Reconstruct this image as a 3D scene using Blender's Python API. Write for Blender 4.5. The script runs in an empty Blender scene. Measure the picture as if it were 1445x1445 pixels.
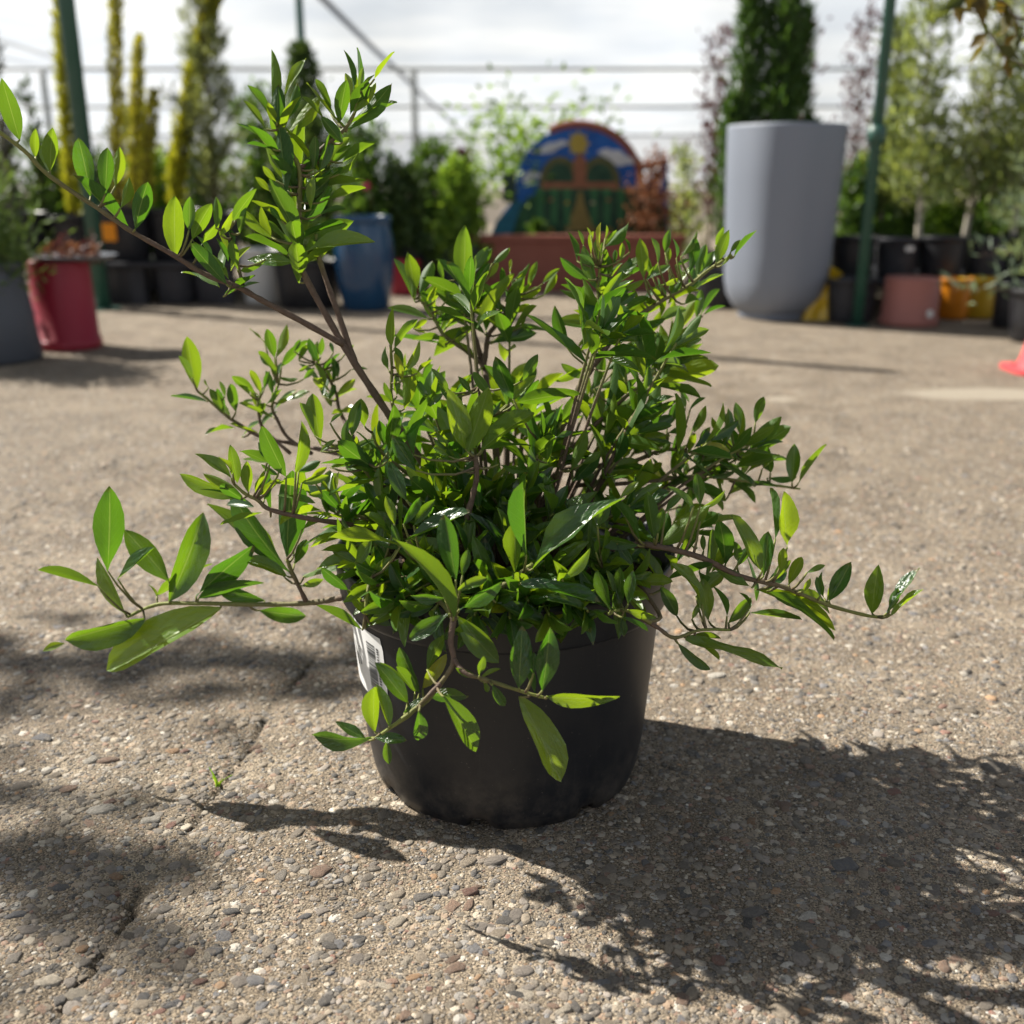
import bpy, math, random
import numpy as np
from mathutils import Vector, Matrix, Quaternion
rad = math.radians
SC = bpy.context.scene
COL = SC.collection
# ------------------------------------------------------------------ camera
FPX, CX, PITCH, CAMH = 1448.0, 722.5, rad(17.9), 0.498
cam_d = bpy.data.cameras.new('camera')
cam = bpy.data.objects.new('camera', cam_d); COL.objects.link(cam)
cam.location = (0, 0, CAMH); cam.rotation_euler = (rad(90) - PITCH, 0, 0)
cam_d.sensor_width = 36; cam_d.lens = 36 * FPX / 1445
cam_d.clip_start = 0.02; cam_d.clip_end = 2000
cam_d.dof.use_dof = True; cam_d.dof.focus_distance = 0.77; cam_d.dof.aperture_fstop = 5.0
SC.camera = cam
# ------------------------------------------------------------------ sky, sun, exposure
SUN_EL, SUN_AZ = rad(43), rad(-62)            # azimuth measured from +Y towards +X
world = bpy.data.worlds.new('World'); SC.world = world; world.use_nodes = True
wn, wl = world.node_tree.nodes, world.node_tree.links
wn.clear()
wo = wn.new('ShaderNodeOutputWorld'); wb = wn.new('ShaderNodeBackground')
sky = wn.new('ShaderNodeTexSky'); sky.sky_type = 'NISHITA'; sky.sun_disc = False
sky.sun_elevation = SUN_EL; sky.sun_rotation = SUN_AZ; sky.air_density = 1.0; sky.dust_density = 1.5
tc = wn.new('ShaderNodeTexCoord'); nz = wn.new('ShaderNodeTexNoise')
nz.inputs['Scale'].default_value = 2.6; nz.inputs['Detail'].default_value = 7
rp = wn.new('ShaderNodeValToRGB'); rp.color_ramp.elements[0].position = .41; rp.color_ramp.elements[1].position = .60
mx = wn.new('ShaderNodeMixRGB'); mx.inputs[2].default_value = (23, 24.3, 26, 1)
wl.new(tc.outputs['Generated'], nz.inputs['Vector']); # cloud looks denser towards the horizon, where one looks through more of it
sxyz = wn.new('ShaderNodeSeparateXYZ'); wl.new(tc.outputs['Generated'], sxyz.inputs[0])
def wm(op, a, b):
    nd = wn.new('ShaderNodeMath'); nd.operation = op
    for i_, v_ in enumerate((a, b)):
        if hasattr(v_, 'is_output'): wl.new(v_, nd.inputs[i_])
        else: nd.inputs[i_].default_value = v_
    return nd.outputs[0]
low = wm('POWER', wm('SUBTRACT', 1.0, wm('ABSOLUTE', sxyz.outputs[2], 0.0)), 3.0)
wl.new(wm('ADD', wm('MULTIPLY', low, .10), wm('SUBTRACT', nz.outputs['Fac'], .05)), rp.inputs['Fac'])
wl.new(rp.outputs['Color'], mx.inputs[0]); wl.new(sky.outputs[0], mx.inputs[1])
wl.new(mx.outputs[0], wb.inputs[0]); wb.inputs[1].default_value = 0.02
wl.new(wb.outputs[0], wo.inputs[0])
sun_d = bpy.data.lights.new('sun', 'SUN'); sun_d.energy = 5.0; sun_d.angle = rad(0.55); sun_d.color = (1, .95, .86)
sun = bpy.data.objects.new('sun', sun_d); COL.objects.link(sun)
TO_SUN = Vector((math.sin(SUN_AZ) * math.cos(SUN_EL), math.cos(SUN_AZ) * math.cos(SUN_EL), math.sin(SUN_EL)))
sun.rotation_euler = (-TO_SUN).to_track_quat('-Z', 'Y').to_euler(); sun.location = (-4, 3, 6)
SC.view_settings.view_transform = 'Standard'; SC.view_settings.look = 'None'
SC.view_settings.exposure = 0.95; SC.view_settings.gamma = 1.0
SC.render.engine = 'CYCLES'; SC.cycles.use_denoising = True
SC.cycles.max_bounces = 8; SC.cycles.transparent_max_bounces = 12
SC.cycles.sample_clamp_indirect = 6

# ------------------------------------------------------------------ geometry helpers
CT, ST = math.cos(PITCH), math.sin(PITCH)
def at(px, py, Y):
    """the point at distance Y in front of the camera that the photograph shows at px, py"""
    x, y = (px - CX) / FPX, -(py - CX) / FPX
    d = Vector((x, CT + y * ST, -ST + y * CT)); t = Y / d.y
    return Vector((0, 0, CAMH)) + d * t
def ground_at(px, py):
    x, y = (px - CX) / FPX, -(py - CX) / FPX
    d = Vector((x, CT + y * ST, -ST + y * CT)); t = -CAMH / d.z
    return Vector((0, 0, CAMH)) + d * t
def proj(p):
    v = Vector(p) - Vector((0, 0, CAMH)); zc = v.y * CT - v.z * ST
    return CX + FPX * v.x / zc, CX - FPX * (v.y * ST + v.z * CT) / zc, zc

def np_mesh(name, V, F, smooth=False):
    V = np.asarray(V, np.float32); F = np.asarray(F, np.int32)
    me = bpy.data.meshes.new(name); k = F.shape[1]
    me.vertices.add(len(V)); me.vertices.foreach_set('co', V.ravel())
    me.loops.add(F.size); me.loops.foreach_set('vertex_index', F.ravel())
    me.polygons.add(len(F)); me.polygons.foreach_set('loop_start', np.arange(0, F.size, k, dtype=np.int32))
    me.polygons.foreach_set('loop_total', np.full(len(F), k, np.int32))
    if smooth: me.polygons.foreach_set('use_smooth', np.ones(len(F), bool))
    me.update(calc_edges=True); me.validate(); return me
def py_mesh(name, V, F, smooth=False):
    me = bpy.data.meshes.new(name); me.from_pydata([tuple(v) for v in V], [], F)
    if smooth: me.polygons.foreach_set('use_smooth', [True] * len(F))
    me.update(); return me
def obj(name, me, mat=None, parent=None):
    o = bpy.data.objects.new(name, me); COL.objects.link(o)
    if mat and me is not None and not me.materials: me.materials.append(mat)
    if parent: o.parent = parent
    return o
def tag(o, label, cat, group=None, kind=None):
    o['label'] = label; o['category'] = cat
    if group: o['group'] = group
    if kind: o['kind'] = kind
    return o
def thing(name, loc, label, cat, group=None):
    o = bpy.data.objects.new(name, None); COL.objects.link(o); o.location = loc; o.empty_display_size = .05
    return tag(o, label, cat, group)
def structure(name, me, mat, parent=None):
    o = obj(name, me, mat, parent)
    o['kind'] = 'structure'; return o
def tube_vf(pts, radii, n=8, cap=True):
    pts = [Vector(p) for p in pts]; V, F = [], []
    up = Vector((.3, .5, .8)).normalized(); prev = None
    for i, p in enumerate(pts):
        t = (pts[min(i + 1, len(pts) - 1)] - pts[max(i - 1, 0)]).normalized()
        a = (prev - t * prev.dot(t)) if prev else up.cross(t)
        if a.length < 1e-5: a = t.orthogonal()
        a.normalize(); prev = a; b = t.cross(a)
        for k in range(n):
            c, s = math.cos(2 * math.pi * k / n), math.sin(2 * math.pi * k / n)
            V.append(p + (a * c + b * s) * radii[i])
    for i in range(len(pts) - 1):
        for k in range(n):
            F.append((i * n + k, i * n + (k + 1) % n, (i + 1) * n + (k + 1) % n, (i + 1) * n + k))
    if cap:
        F.append(tuple(range(n - 1, -1, -1))); F.append(tuple((len(pts) - 1) * n + k for k in range(n)))
    return V, F
def tube(name, pts, radii, mat, parent=None, n=8):
    if not hasattr(radii, '__len__'): radii = [radii] * len(pts)
    V, F = tube_vf(pts, radii, n); return obj(name, py_mesh(name, V, F, True), mat, parent)
class MB:
    def __init__(s): s.V, s.F = [], []
    def add(s, V, F):
        b = len(s.V); s.V += list(V); s.F += [tuple(i + b for i in f) for f in F]; return s
    def build(s, name, mat, parent=None, smooth=True): return obj(name, py_mesh(name, s.V, s.F, smooth), mat, parent)
def lathe_vf(prof, n=48, ex=2.0, rot=0.0):
    """prof: list of (r, z); ex > 2 squares the plan into a soft superellipse"""
    V, F = [], []
    for r, z in prof:
        for k in range(n):
            a = 2 * math.pi * k / n; c, s = math.cos(a), math.sin(a)
            q = (abs(c) ** ex + abs(s) ** ex) ** (-1 / ex) if ex != 2 else 1
            V.append((r * q * math.cos(a + rot), r * q * math.sin(a + rot), z))
    for i in range(len(prof) - 1):
        for k in range(n):
            F.append((i * n + k, i * n + (k + 1) % n, (i + 1) * n + (k + 1) % n, (i + 1) * n + k))
    return V, F
def box_vf(x0, x1, y0, y1, z0, z1):
    V = [(x, y, z) for z in (z0, z1) for y in (y0, y1) for x in (x0, x1)]
    return V, [(0, 2, 3, 1), (4, 5, 7, 6), (0, 1, 5, 4), (2, 6, 7, 3), (0, 4, 6, 2), (1, 3, 7, 5)]
def spline(pts, sub=5):
    P = [Vector(p) for p in pts]; out = []
    if len(P) < 3: return P
    for i in range(len(P) - 1):
        p0, p1, p2, p3 = P[max(i - 1, 0)], P[i], P[i + 1], P[min(i + 2, len(P) - 1)]
        for k in range(sub):
            t = k / sub
            out.append(.5 * ((2 * p1) + (p2 - p0) * t + (2 * p0 - 5 * p1 + 4 * p2 - p3) * t * t + (3 * p1 - p0 - 3 * p2 + p3) * t ** 3))
    out.append(P[-1]); return out

# ------------------------------------------------------------------ material helpers
class NT:
    def __init__(s, name):
        s.m = bpy.data.materials.new(name); s.m.use_nodes = True; s.t = s.m.node_tree; s.t.nodes.clear()
        s.out = s.n('ShaderNodeOutputMaterial')
    def n(s, typ, **kw):
        nd = s.t.nodes.new(typ)
        for k, v in kw.items(): setattr(nd, k, v)
        return nd
    def l(s, a, b): s.t.links.new(a, b)
    def set(s, inp, v):
        if hasattr(v, 'is_output'): s.l(v, inp)
        elif isinstance(v, (tuple, list)) and len(v) == 3 and inp.type == 'RGBA': inp.default_value = (*v, 1)
        else: inp.default_value = v
    def noise(s, scale, detail=4, vec=None, rough=.55, out='Fac'):
        nd = s.n('ShaderNodeTexNoise'); nd.inputs['Scale'].default_value = scale; nd.inputs['Detail'].default_value = detail
        nd.inputs['Roughness'].default_value = rough
        s.l(vec or s.coord(), nd.inputs['Vector']); return nd.outputs[out]
    def voro(s, scale, out='Color', vec=None, feature='F1'):
        nd = s.n('ShaderNodeTexVoronoi', feature=feature); nd.inputs['Scale'].default_value = scale
        s.l(vec or s.coord(), nd.inputs['Vector']); return nd.outputs[out]
    def coord(s):
        if not hasattr(s, '_c'): s._c = s.n('ShaderNodeTexCoord')
        return s._c.outputs['Object']
    def ramp(s, fac, stops, interp='LINEAR'):
        nd = s.n('ShaderNodeValToRGB'); nd.color_ramp.interpolation = interp; e = nd.color_ramp.elements
        while len(e) < len(stops): e.new(.5)
        for i, (p, c) in enumerate(stops):
            e[i].position = p; e[i].color = (*c, 1) if len(c) == 3 else c
        s.l(fac, nd.inputs['Fac']); return nd.outputs['Color']
    def mix(s, fac, a, b, mode='MIX'):
        nd = s.n('ShaderNodeMixRGB', blend_type=mode); s.set(nd.inputs[0], fac); s.set(nd.inputs[1], a); s.set(nd.inputs[2], b)
        return nd.outputs[0]
    def math(s, op, a, b=0.0, c=None):
        nd = s.n('ShaderNodeMath', operation=op); s.set(nd.inputs[0], a); s.set(nd.inputs[1], b)
        if c is not None: s.set(nd.inputs[2], c)
        return nd.outputs[0]
    def attr(s, name, out='Fac'):
        nd = s.n('ShaderNodeAttribute', attribute_name=name); return nd.outputs[out]
    def bump(s, h, strength=.5, dist=.002):
        nd = s.n('ShaderNodeBump'); s.set(nd.inputs['Height'], h); nd.inputs['Strength'].default_value = strength
        nd.inputs['Distance'].default_value = dist; return nd.outputs[0]
    def bsdf(s, col, rough=.5, spec=.5, normal=None, metal=0.0):
        nd = s.n('ShaderNodeBsdfPrincipled'); s.set(nd.inputs['Base Color'], col); s.set(nd.inputs['Roughness'], rough)
        s.set(nd.inputs['Specular IOR Level'], spec); nd.inputs['Metallic'].default_value = metal
        if normal: s.l(normal, nd.inputs['Normal'])
        return nd.outputs[0]
    def done(s, sh): s.l(sh, s.out.inputs['Surface']); return s.m

def plastic(name, col, rough=.45, spec=.4, wear=.25, scale=14):
    """matt moulded plastic with dust and scuffs"""
    t = NT(name); n = t.noise(scale, 6); f = t.noise(scale * 9, 3)
    c = t.mix(t.ramp(n, [(.35, (0, 0, 0)), (.75, (wear,) * 3)]), col, tuple(min(1, v * .75 + .07) for v in col))
    c = t.mix(t.ramp(f, [(.66, (0, 0, 0)), (.74, (wear * .7,) * 3)]), c, (.3, .27, .23))
    r = t.math('MULTIPLY_ADD', n, .25, rough - .1)
    return t.done(t.bsdf(c, r, spec, t.bump(f, .15, .001)))
def foliage_mat(name, c1, c2, tr=.35, rough=.5, tcol=None):
    t = NT(name); r = t.attr('rnd'); c = t.mix(r, c1, c2)
    tr_c = t.mix(.5, c, tcol) if tcol else t.mix(1.0, c, (2.2, 2.0, .9), 'MULTIPLY')
    b = t.bsdf(c, rough, .35); tl = t.n('ShaderNodeBsdfTranslucent'); t.set(tl.inputs[0], tr_c)
    m = t.n('ShaderNodeMixShader'); m.inputs[0].default_value = tr; t.l(b, m.inputs[1]); t.l(tl.outputs[0], m.inputs[2])
    return t.done(m.outputs[0])
def bark_mat(name, a, b, scale=60):
    t = NT(name); n = t.noise(scale, 6); return t.done(t.bsdf(t.mix(n, a, b), .8, .2, t.bump(n, .5, .002)))

# ------------------------------------------------------------------ ground
CRACK = [(505, 868), (455, 915), (425, 950), (385, 992), (345, 1065), (300, 1120), (262, 1180), (232, 1215), (205, 1245), (180, 1290), (150, 1335), (112, 1390), (55, 1460)]
CR = np.array([(ground_at(*p).x, ground_at(*p).y) for p in CRACK])
CRW = np.array([.0002, .0006, .0004, .0003, .0008, .0002, .0006, .0032, .0042, .0008, .0004, .0007, .0004])
def vnoise(x, y, s, seed=0):
    """value noise, smooth, vectorised"""
    x = x * s + seed * 17.3; y = y * s + seed * 5.7
    xi, yi = np.floor(x).astype(int), np.floor(y).astype(int); xf, yf = x - xi, y - yi
    h = lambda a, b: np.mod(np.sin(a * 127.1 + b * 311.7 + seed) * 43758.5453, 1.0)
    u, v = xf * xf * (3 - 2 * xf), yf * yf * (3 - 2 * yf)
    return (h(xi, yi) * (1 - u) + h(xi + 1, yi) * u) * (1 - v) + (h(xi, yi + 1) * (1 - u) + h(xi + 1, yi + 1) * u) * v
def crack_d(x, y):
    """distance to the joint, less its width: negative inside"""
    x = x + (vnoise(x, y, 90, 3) - .5) * .006; y = y + (vnoise(x, y, 70, 4) - .5) * .005
    best = np.full(np.shape(x), 9.0)
    for i in range(len(CR) - 1):
        a, b = CR[i], CR[i + 1]; ab = b - a
        t = np.clip(((x - a[0]) * ab[0] + (y - a[1]) * ab[1]) / ab.dot(ab), 0, 1)
        d = np.hypot(x - a[0] - t * ab[0], y - a[1] - t * ab[1]) - (CRW[i] * (1 - t) + CRW[i + 1] * t)
        best = np.minimum(best, d)
    return best
def ground_z(x, y):
    z = (vnoise(x, y, 9, 1) - .5) * .004 + (vnoise(x, y, 40, 2) - .5) * .0022
    z = z * np.clip(3.2 - np.hypot(x, y - .8), .0, 1)
    d = crack_d(x, y); z = z - .0055 * np.clip(1 - d / .0024, 0, 1) * np.clip(vnoise(x, y, 45, 8) * 2.4 - .55, .08, 1.3) - .0024 * np.clip(1 - d / .02, 0, 1)
    return z
def axis(f0, f1, step, lo, hi):
    a = list(np.arange(f0, f1, step)); s = step
    while a[-1] < hi: s *= 1.28; a.append(a[-1] + s)
    s = step; b = []
    while (b[-1] if b else f0) > lo: s *= 1.28; b.append((b[-1] if b else f0) - s)
    return np.array(b[::-1] + a)
gx, gy = axis(-.75, .75, .0036, -300, 300), axis(.36, 1.5, .0036, -60, 700)
GX, GY = np.meshgrid(gx, gy); nx, ny = len(gx), len(gy)
# fine relief only where it is resolved by the grid
fine = (np.abs(GX) < .8) & (GY > .3) & (GY < 1.6)
GZ = np.where(fine, ground_z(GX, GY), 0.0)
idx = np.arange(nx * ny).reshape(ny, nx)
GF = np.stack([idx[:-1, :-1], idx[:-1, 1:], idx[1:, 1:], idx[1:, :-1]], -1).reshape(-1, 4)
t = NT('exposed_aggregate_paving')
co = t.coord()
big = t.noise(1.3, 5); mid = t.noise(11, 5); grain = t.noise(700, 2); sandn = t.noise(160, 4)
base = t.ramp(mid, [(.3, (.145, .117, .086)), (.52, (.265, .218, .163)), (.75, (.38, .32, .242))])
base = t.mix(.85, base, t.ramp(t.noise(3.1, 6, rough=.65), [(.36, (.62, .59, .56)), (.55, (1, 1, 1))]), 'MULTIPLY')
base = t.mix(t.ramp(big, [(.38, (0, 0, 0)), (.62, (.55,) * 3)]), base, (.20, .165, .126))
base = t.mix(.8, base, t.ramp(grain, [(.32, (.10, .09, .08)), (.48, (.80, .79, .78)), (.68, (2.1, 2.03, 1.9))]), 'MULTIPLY')
def chips(scale, amt):
    c = t.voro(scale, 'Color'); d = t.voro(scale, 'Distance')
    sep = t.n('ShaderNodeSeparateColor'); t.l(c, sep.inputs[0])
    pal = t.ramp(sep.outputs[0], [(0, (.09, .085, .08)), (.2, (.21, .185, .155)), (.38, (.36, .30, .225)), (.55, (.31, .215, .15)),
                                  (.7, (.50, .43, .335)), (.85, (.25, .24, .23)), (1, (.62, .57, .49))])
    m = t.math('MULTIPLY', t.math('LESS_THAN', d, .42), t.math('GREATER_THAN', sep.outputs[1], 1 - amt))
    return pal, m, d
p1, m1, d1 = chips(260, .55); p2, m2, d2 = chips(95, .45)
base = t.mix(m1, base, p1); base = t.mix(t.math('MULTIPLY', m2, .85), base, p2)
h = t.math('ADD', t.math('MULTIPLY', m2, t.math('SUBTRACT', .45, d2)), t.math('MULTIPLY', m1, t.math('SUBTRACT', .3, d1)))
h = t.math('ADD', h, t.math('MULTIPLY', grain, .25)); h = t.math('ADD', h, t.math('MULTIPLY', sandn, .5))
# worn pale patches in the surface
sep = t.n('ShaderNodeSeparateXYZ'); t.l(co, sep.inputs[0]); wob = t.math('MULTIPLY', t.math('SUBTRACT', t.noise(9, 5), .5), 1.6)
for wx, wy, wrx, wry in ((1400, 556, .26, .085), (1103, 563, .045, .03)):
    g = ground_at(wx, wy); ex = t.math('POWER', t.math('DIVIDE', t.math('SUBTRACT', sep.outputs[0], g.x), wrx), 2.0); ey = t.math('POWER', t.math('DIVIDE', t.math('SUBTRACT', sep.outputs[1], g.y), wry), 2.0)
    base = t.mix(t.ramp(t.math('ADD', t.math('ADD', ex, ey), wob), [(.55, (.8,) * 3), (1.0, (0, 0, 0))]), base, (.40, .35, .275))
# damp soil and moss caught in the joint
jd = t.attr('joint'); base = t.mix(jd, base, (.055, .045, .034))
g_mat = t.done(t.bsdf(base, .85, .25, t.bump(h, 1.0, .006)))
g_me = np_mesh('ground', np.stack([GX.ravel(), GY.ravel(), GZ.ravel()], 1), GF, True)
ja = g_me.attributes.new('joint', 'FLOAT', 'POINT')
ja.data.foreach_set('value', np.where(fine, np.clip(1 - crack_d(GX, GY) / .0026, 0, 1) * np.clip(vnoise(GX, GY, 45, 8) * 2.4 - .6, .0, .9), 0).astype(np.float32).ravel())
ground = structure('ground', g_me, g_mat)

# pebbles set in the paving: one low dome each
rng = np.random.default_rng(7)
def dome(seed, ang=7, ribs=2):
    r = np.random.default_rng(seed); V = []
    rad_ = 1 + r.uniform(-.34, .30, ang); ph = r.uniform(0, 6.28)
    for rr, zz in ((1.0, -.35), (.92, .38), (.62, .74)):
        for k in range(ang):
            a = ph + 2 * math.pi * k / ang
            V.append((rr * rad_[k] * math.cos(a), rr * rad_[k] * math.sin(a), zz * (1 + r.uniform(-.28, .22))))
    V.append((r.uniform(-.2, .2), r.uniform(-.2, .2), .80)); F = []
    for j in range(2):
        for k in range(ang):
            a, b, c, d = j * ang + k, j * ang + (k + 1) % ang, (j + 1) * ang + (k + 1) % ang, (j + 1) * ang + k
            F += [(a, b, c), (a, c, d)]
    F += [(2 * ang + k, 2 * ang + (k + 1) % ang, 3 * ang) for k in range(ang)]
    return np.array(V, np.float32), np.array(F, np.int32)
PAL = np.array([(.10, .098, .10), (.16, .15, .145), (.24, .215, .19), (.36, .30, .235), (.30, .20, .15), (.42, .26, .15), (.20, .20, .215),
                (.50, .44, .36), (.33, .29, .26), (.27, .145, .115), (.62, .58, .52), (.28, .24, .20), (.19, .165, .14)])
PALW = np.array([.05, .07, .13, .19, .07, .03, .06, .10, .11, .02, .02, .10, .05]); PALW = PALW / PALW.sum()
N = 150000
py_ = .40 + (2.3 - .40) * rng.random(N) ** 1.55
zc = py_ * CT + CAMH * ST
px_ = (rng.random(N) * 2 - 1) * (zc * .5 + .12)
keep = rng.random(N) < np.clip(zc * .5 + .12, 0, .8) / .8
keep &= np.hypot(px_ + .002, py_ - .82) > .10
px_, py_ = px_[keep], py_[keep]
N = len(px_)
ps = np.exp(rng.normal(math.log(.00150), .56, N)); ps = np.clip(ps, .0008, .0066)
keep = crack_d(px_, py_) > ps * .5
px_, py_, ps = px_[keep], py_[keep], ps[keep]; N = len(ps)
asp = rng.uniform(.5, 1.0, N); rot = rng.normal(.25, .9, N); hh = rng.uniform(.13, .44, N); pc = rng.choice(len(PAL), N, p=PALW)
# a few stones one can pick out in the photograph: px, py, long radius in px, aspect, palette
for q in [(140, 1146, 29, .45, 10), (212, 1159, 19, .5, 10), (505, 1328, 13, .8, 1), (265, 1133, 17, .6, 8), (40, 1310, 22, .6, 8), (70, 1385, 24, .6, 7),
          (300, 1340, 15, .7, 6), (340, 1385, 18, .8, 8), (245, 1420, 19, .4, 6), (280, 1385, 14, .8, 9), (640, 1365, 20, .7, 4), (585, 1378, 16, .6, 5), (500, 1045, 20, .45, 6),
          (1190, 1318, 14, .8, 10), (1060, 1290, 22, .55, 1), (1190, 1220, 26, .55, 6), (1095, 1258, 12, .5, 5), (1260, 1120, 18, .6, 9), (1400, 1082, 26, .5, 2),
          (1420, 1105, 20, .6, 3), (1010, 955, 16, .6, 10), (915, 952, 15, .8, 7), (430, 1290, 15, .6, 6), (200, 1420, 20, .5, 3), (20, 1290, 18, .6, 6),
          (405, 1300, 10, .7, 4), (367, 1243, 12, .6, 5), (110, 1400, 26, .5, 7), (85, 1255, 16, .5, 6), (150, 1260, 14, .6, 11), (450, 1232, 24, .5, 4),
          (740, 1370, 22, .6, 8), (850, 1385, 16, .6, 6), (930, 1410, 17, .6, 1), (1310, 1330, 15, .6, 6), (1130, 1340, 18, .4, 1), (560, 1262, 18, .5, 3),
          (595, 1265, 20, .45, 1), (505, 1330, 12, .7, 6), (700, 1215, 24, .5, 8), (30, 1110, 20, .5, 11), (60, 1040, 18, .5, 6), (150, 1075, 22, .4, 4)]:
    g = ground_at(q[0], q[1]); zz = g.y * CT + CAMH * ST
    px_ = np.append(px_, g.x); py_ = np.append(py_, g.y); ps = np.append(ps, q[2] * .78 * zz / FPX); asp = np.append(asp, q[3] * 1.5 if q[3] < .6 else q[3])
    rot = np.append(rot, .2); hh = np.append(hh, .3); pc = np.append(pc, q[4])
N = len(ps)
pz = np.where(np.abs(px_) < .75, ground_z(px_, py_), 0)
app = ps / (py_ * CT + CAMH * ST)
inview = (np.abs(px_) < .49 * (py_ * CT + CAMH * ST)) & (py_ > .47)
order = np.argsort(-app * inview); hero = np.zeros(N, bool); hero[order[:300]] = True
t = NT('set_pebble'); oi = t.n('ShaderNodeObjectInfo'); c0 = oi.outputs['Color']
n1 = t.noise(2.2, 5); n2 = t.noise(5, 6, rough=.75)
pc_ = t.mix(.7, c0, t.ramp(n1, [(.3, (.6, .58, .55)), (.6, (1.25, 1.22, 1.15))]), 'MULTIPLY')
peb_mat = t.done(t.bsdf(t.mix(t.ramp(n2, [(.46, (0, 0, 0)), (.62, (.7,) * 3)]), pc_, (.25, .217, .175)), .7, .35, t.bump(n2, .6, .15)))
t = NT('fine_gravel'); c0 = t.attr('pcol', 'Color'); n2 = t.noise(520, 5, rough=.7)
grv_mat = t.done(t.bsdf(t.mix(t.ramp(n2, [(.45, (0, 0, 0)), (.62, (.65,) * 3)]), t.mix(.7, c0, t.ramp(n2, [(.3, (.6, .58, .55)), (.65, (1.3, 1.27, 1.2))]), 'MULTIPLY'), (.26, .226, .18)), .72, .3, t.bump(n2, .7, .002)))
def chip_dome(seed):
    r = np.random.default_rng(seed); V = []
    for rr, zz in ((1.0, -.3), (.75, .62)):
        for k in range(5):
            a = 1.2566 * k + r.uniform(-.25, .25); q = r.uniform(.7, 1.25); V.append((rr * q * math.cos(a), rr * q * math.sin(a), zz * r.uniform(.8, 1.25)))
    V.append((r.uniform(-.2, .2), r.uniform(-.2, .2), .85)); F = []
    for k in range(5): F += [(k, (k + 1) % 5, 5 + (k + 1) % 5), (k, 5 + (k + 1) % 5, 5 + k), (5 + k, 5 + (k + 1) % 5, 10)]
    return np.array(V, np.float32), np.array(F, np.int32)
protos = [dome(s, 8) for s in range(14)]; pm = []
for V, F in protos:
    me = np_mesh('pebble', V, F, True); me.materials.append(peb_mat); pm.append(me)
for i in np.nonzero(hero)[0]:
    o = obj('pebble', pm[i % 14], None, ground); s = ps[i]
    o.location = (px_[i], py_[i], pz[i]); o.scale = (s, s * asp[i], s * hh[i]); o.rotation_euler = (rng.normal(0, .1), rng.normal(0, .1), rot[i])
    v = PAL[pc[i]] * rng.uniform(.6, 1.1); o.color = (*v, 1)
small = [dome(40 + s, 6) for s in range(8)]; BV, BF, BC = [], [], []; off = 0
for s_, (V, F) in enumerate(small + [chip_dome(90 + k) for k in range(8)]):
    ii = np.nonzero(~hero & ((ps > .0021) == (s_ < 8)))[0][s_ % 8::8]; n = len(ii)
    if not n: continue
    c, s = np.cos(rot[ii])[:, None], np.sin(rot[ii])[:, None]
    X = V[None, :, 0] * ps[ii][:, None]; Y = V[None, :, 1] * (ps * asp)[ii][:, None]; Z = V[None, :, 2] * (ps * hh)[ii][:, None]
    W = np.stack([X * c - Y * s + px_[ii][:, None], X * s + Y * c + py_[ii][:, None], Z + pz[ii][:, None]], -1)
    BV.append(W.reshape(-1, 3)); BF.append((F[None] + (np.arange(n) * len(V))[:, None, None] + off).reshape(-1, 3)); off += n * len(V)
    cc = PAL[pc[ii]] * rng.uniform(.35, 1.25, n)[:, None]; BC.append(np.repeat(np.c_[cc, np.ones(n)], len(V), 0))
me = np_mesh('gravel', np.concatenate(BV), np.concatenate(BF), True)
ca = me.color_attributes.new('pcol', 'FLOAT_COLOR', 'POINT'); ca.data.foreach_set('color', np.concatenate(BC).astype(np.float32).ravel())
gv = obj('gravel', me, grv_mat, ground); gv['kind'] = 'stuff'
# ------------------------------------------------------------------ roof frame and shade cloth
M_green = plastic('green_painted_steel', (.022, .085, .062), .4, .5, .2)
M_galv = plastic('galvanised_pipe', (.22, .235, .225), .45, .5, .3)
RH = 2.786
def upright(px, py, Yc, r, top, label, mat=M_green, X=None):
    p = Vector((X, Yc, 0)) if X is not None else Vector((at(px, py, Yc).x, Yc, 0))
    th = thing('roof_post', p, label, 'post', 'posts carrying the roof')
    tube('pole', [(0, 0, 0), (0, 0, top)], r, mat, th, 14)
    V, F = lathe_vf([(0, 0), (r * 2.2, 0), (r * 2.2, .006), (r * 1.05, .0061)], 16); obj('base_plate', py_mesh('base_plate', V, F), mat, th)
    return th
lp = upright(145, 430, 4.22, .031, RH + .05, 'dark green steel post behind the tray with the maroon seedlings')
rp_ = upright(1210, 455, 3.72, .02, RH + .05, 'slim green steel post right of the tall grey planter')
clamp = MB().add(*lathe_vf([(.021, -.03), (.03, -.028), (.03, .028), (.021, .03)], 16)); c_ = clamp.build('clamp', M_green, rp_); c_.location.z = at(1232, 190, 3.72).z
upright(424, 40, 9.0, .032, RH, 'distant dark post rising behind the tall leafy shoot')
upright(585, 150, 24.0, .07, RH, 'far pale post left of the painted arch panel', M_galv)
upright(66, 150, 24.0, .07, RH, 'far pale post at the left edge of the roof', M_galv)
def pipe(a, b, r, label, mat=M_galv):
    return tag(tube('roof_pipe', [a, b], r, mat, None, 12), label, 'pipe', 'pipes of the roof frame')
CROSS = [14.5, 24, 36, 58]
for Yc, lab in zip(CROSS[1:], ['thickest horizontal roof pipe, the highest one crossing the picture', 'second horizontal roof pipe below the highest one', 'lowest and farthest horizontal roof pipe']):
    pipe((-45, Yc, RH), (45, Yc, RH), .036 * (Yc / 24) ** .7, lab)
pipe((-2.6, 8, RH + .1), (-2.6, 58, RH + .1), .05, 'roof pipe running away diagonally above the tall leafy shoot')
pipe((-8.8, 14, RH + .1), (-9.4, 24, RH + .1), .05, 'short sloping roof pipe in the upper left corner')
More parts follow.
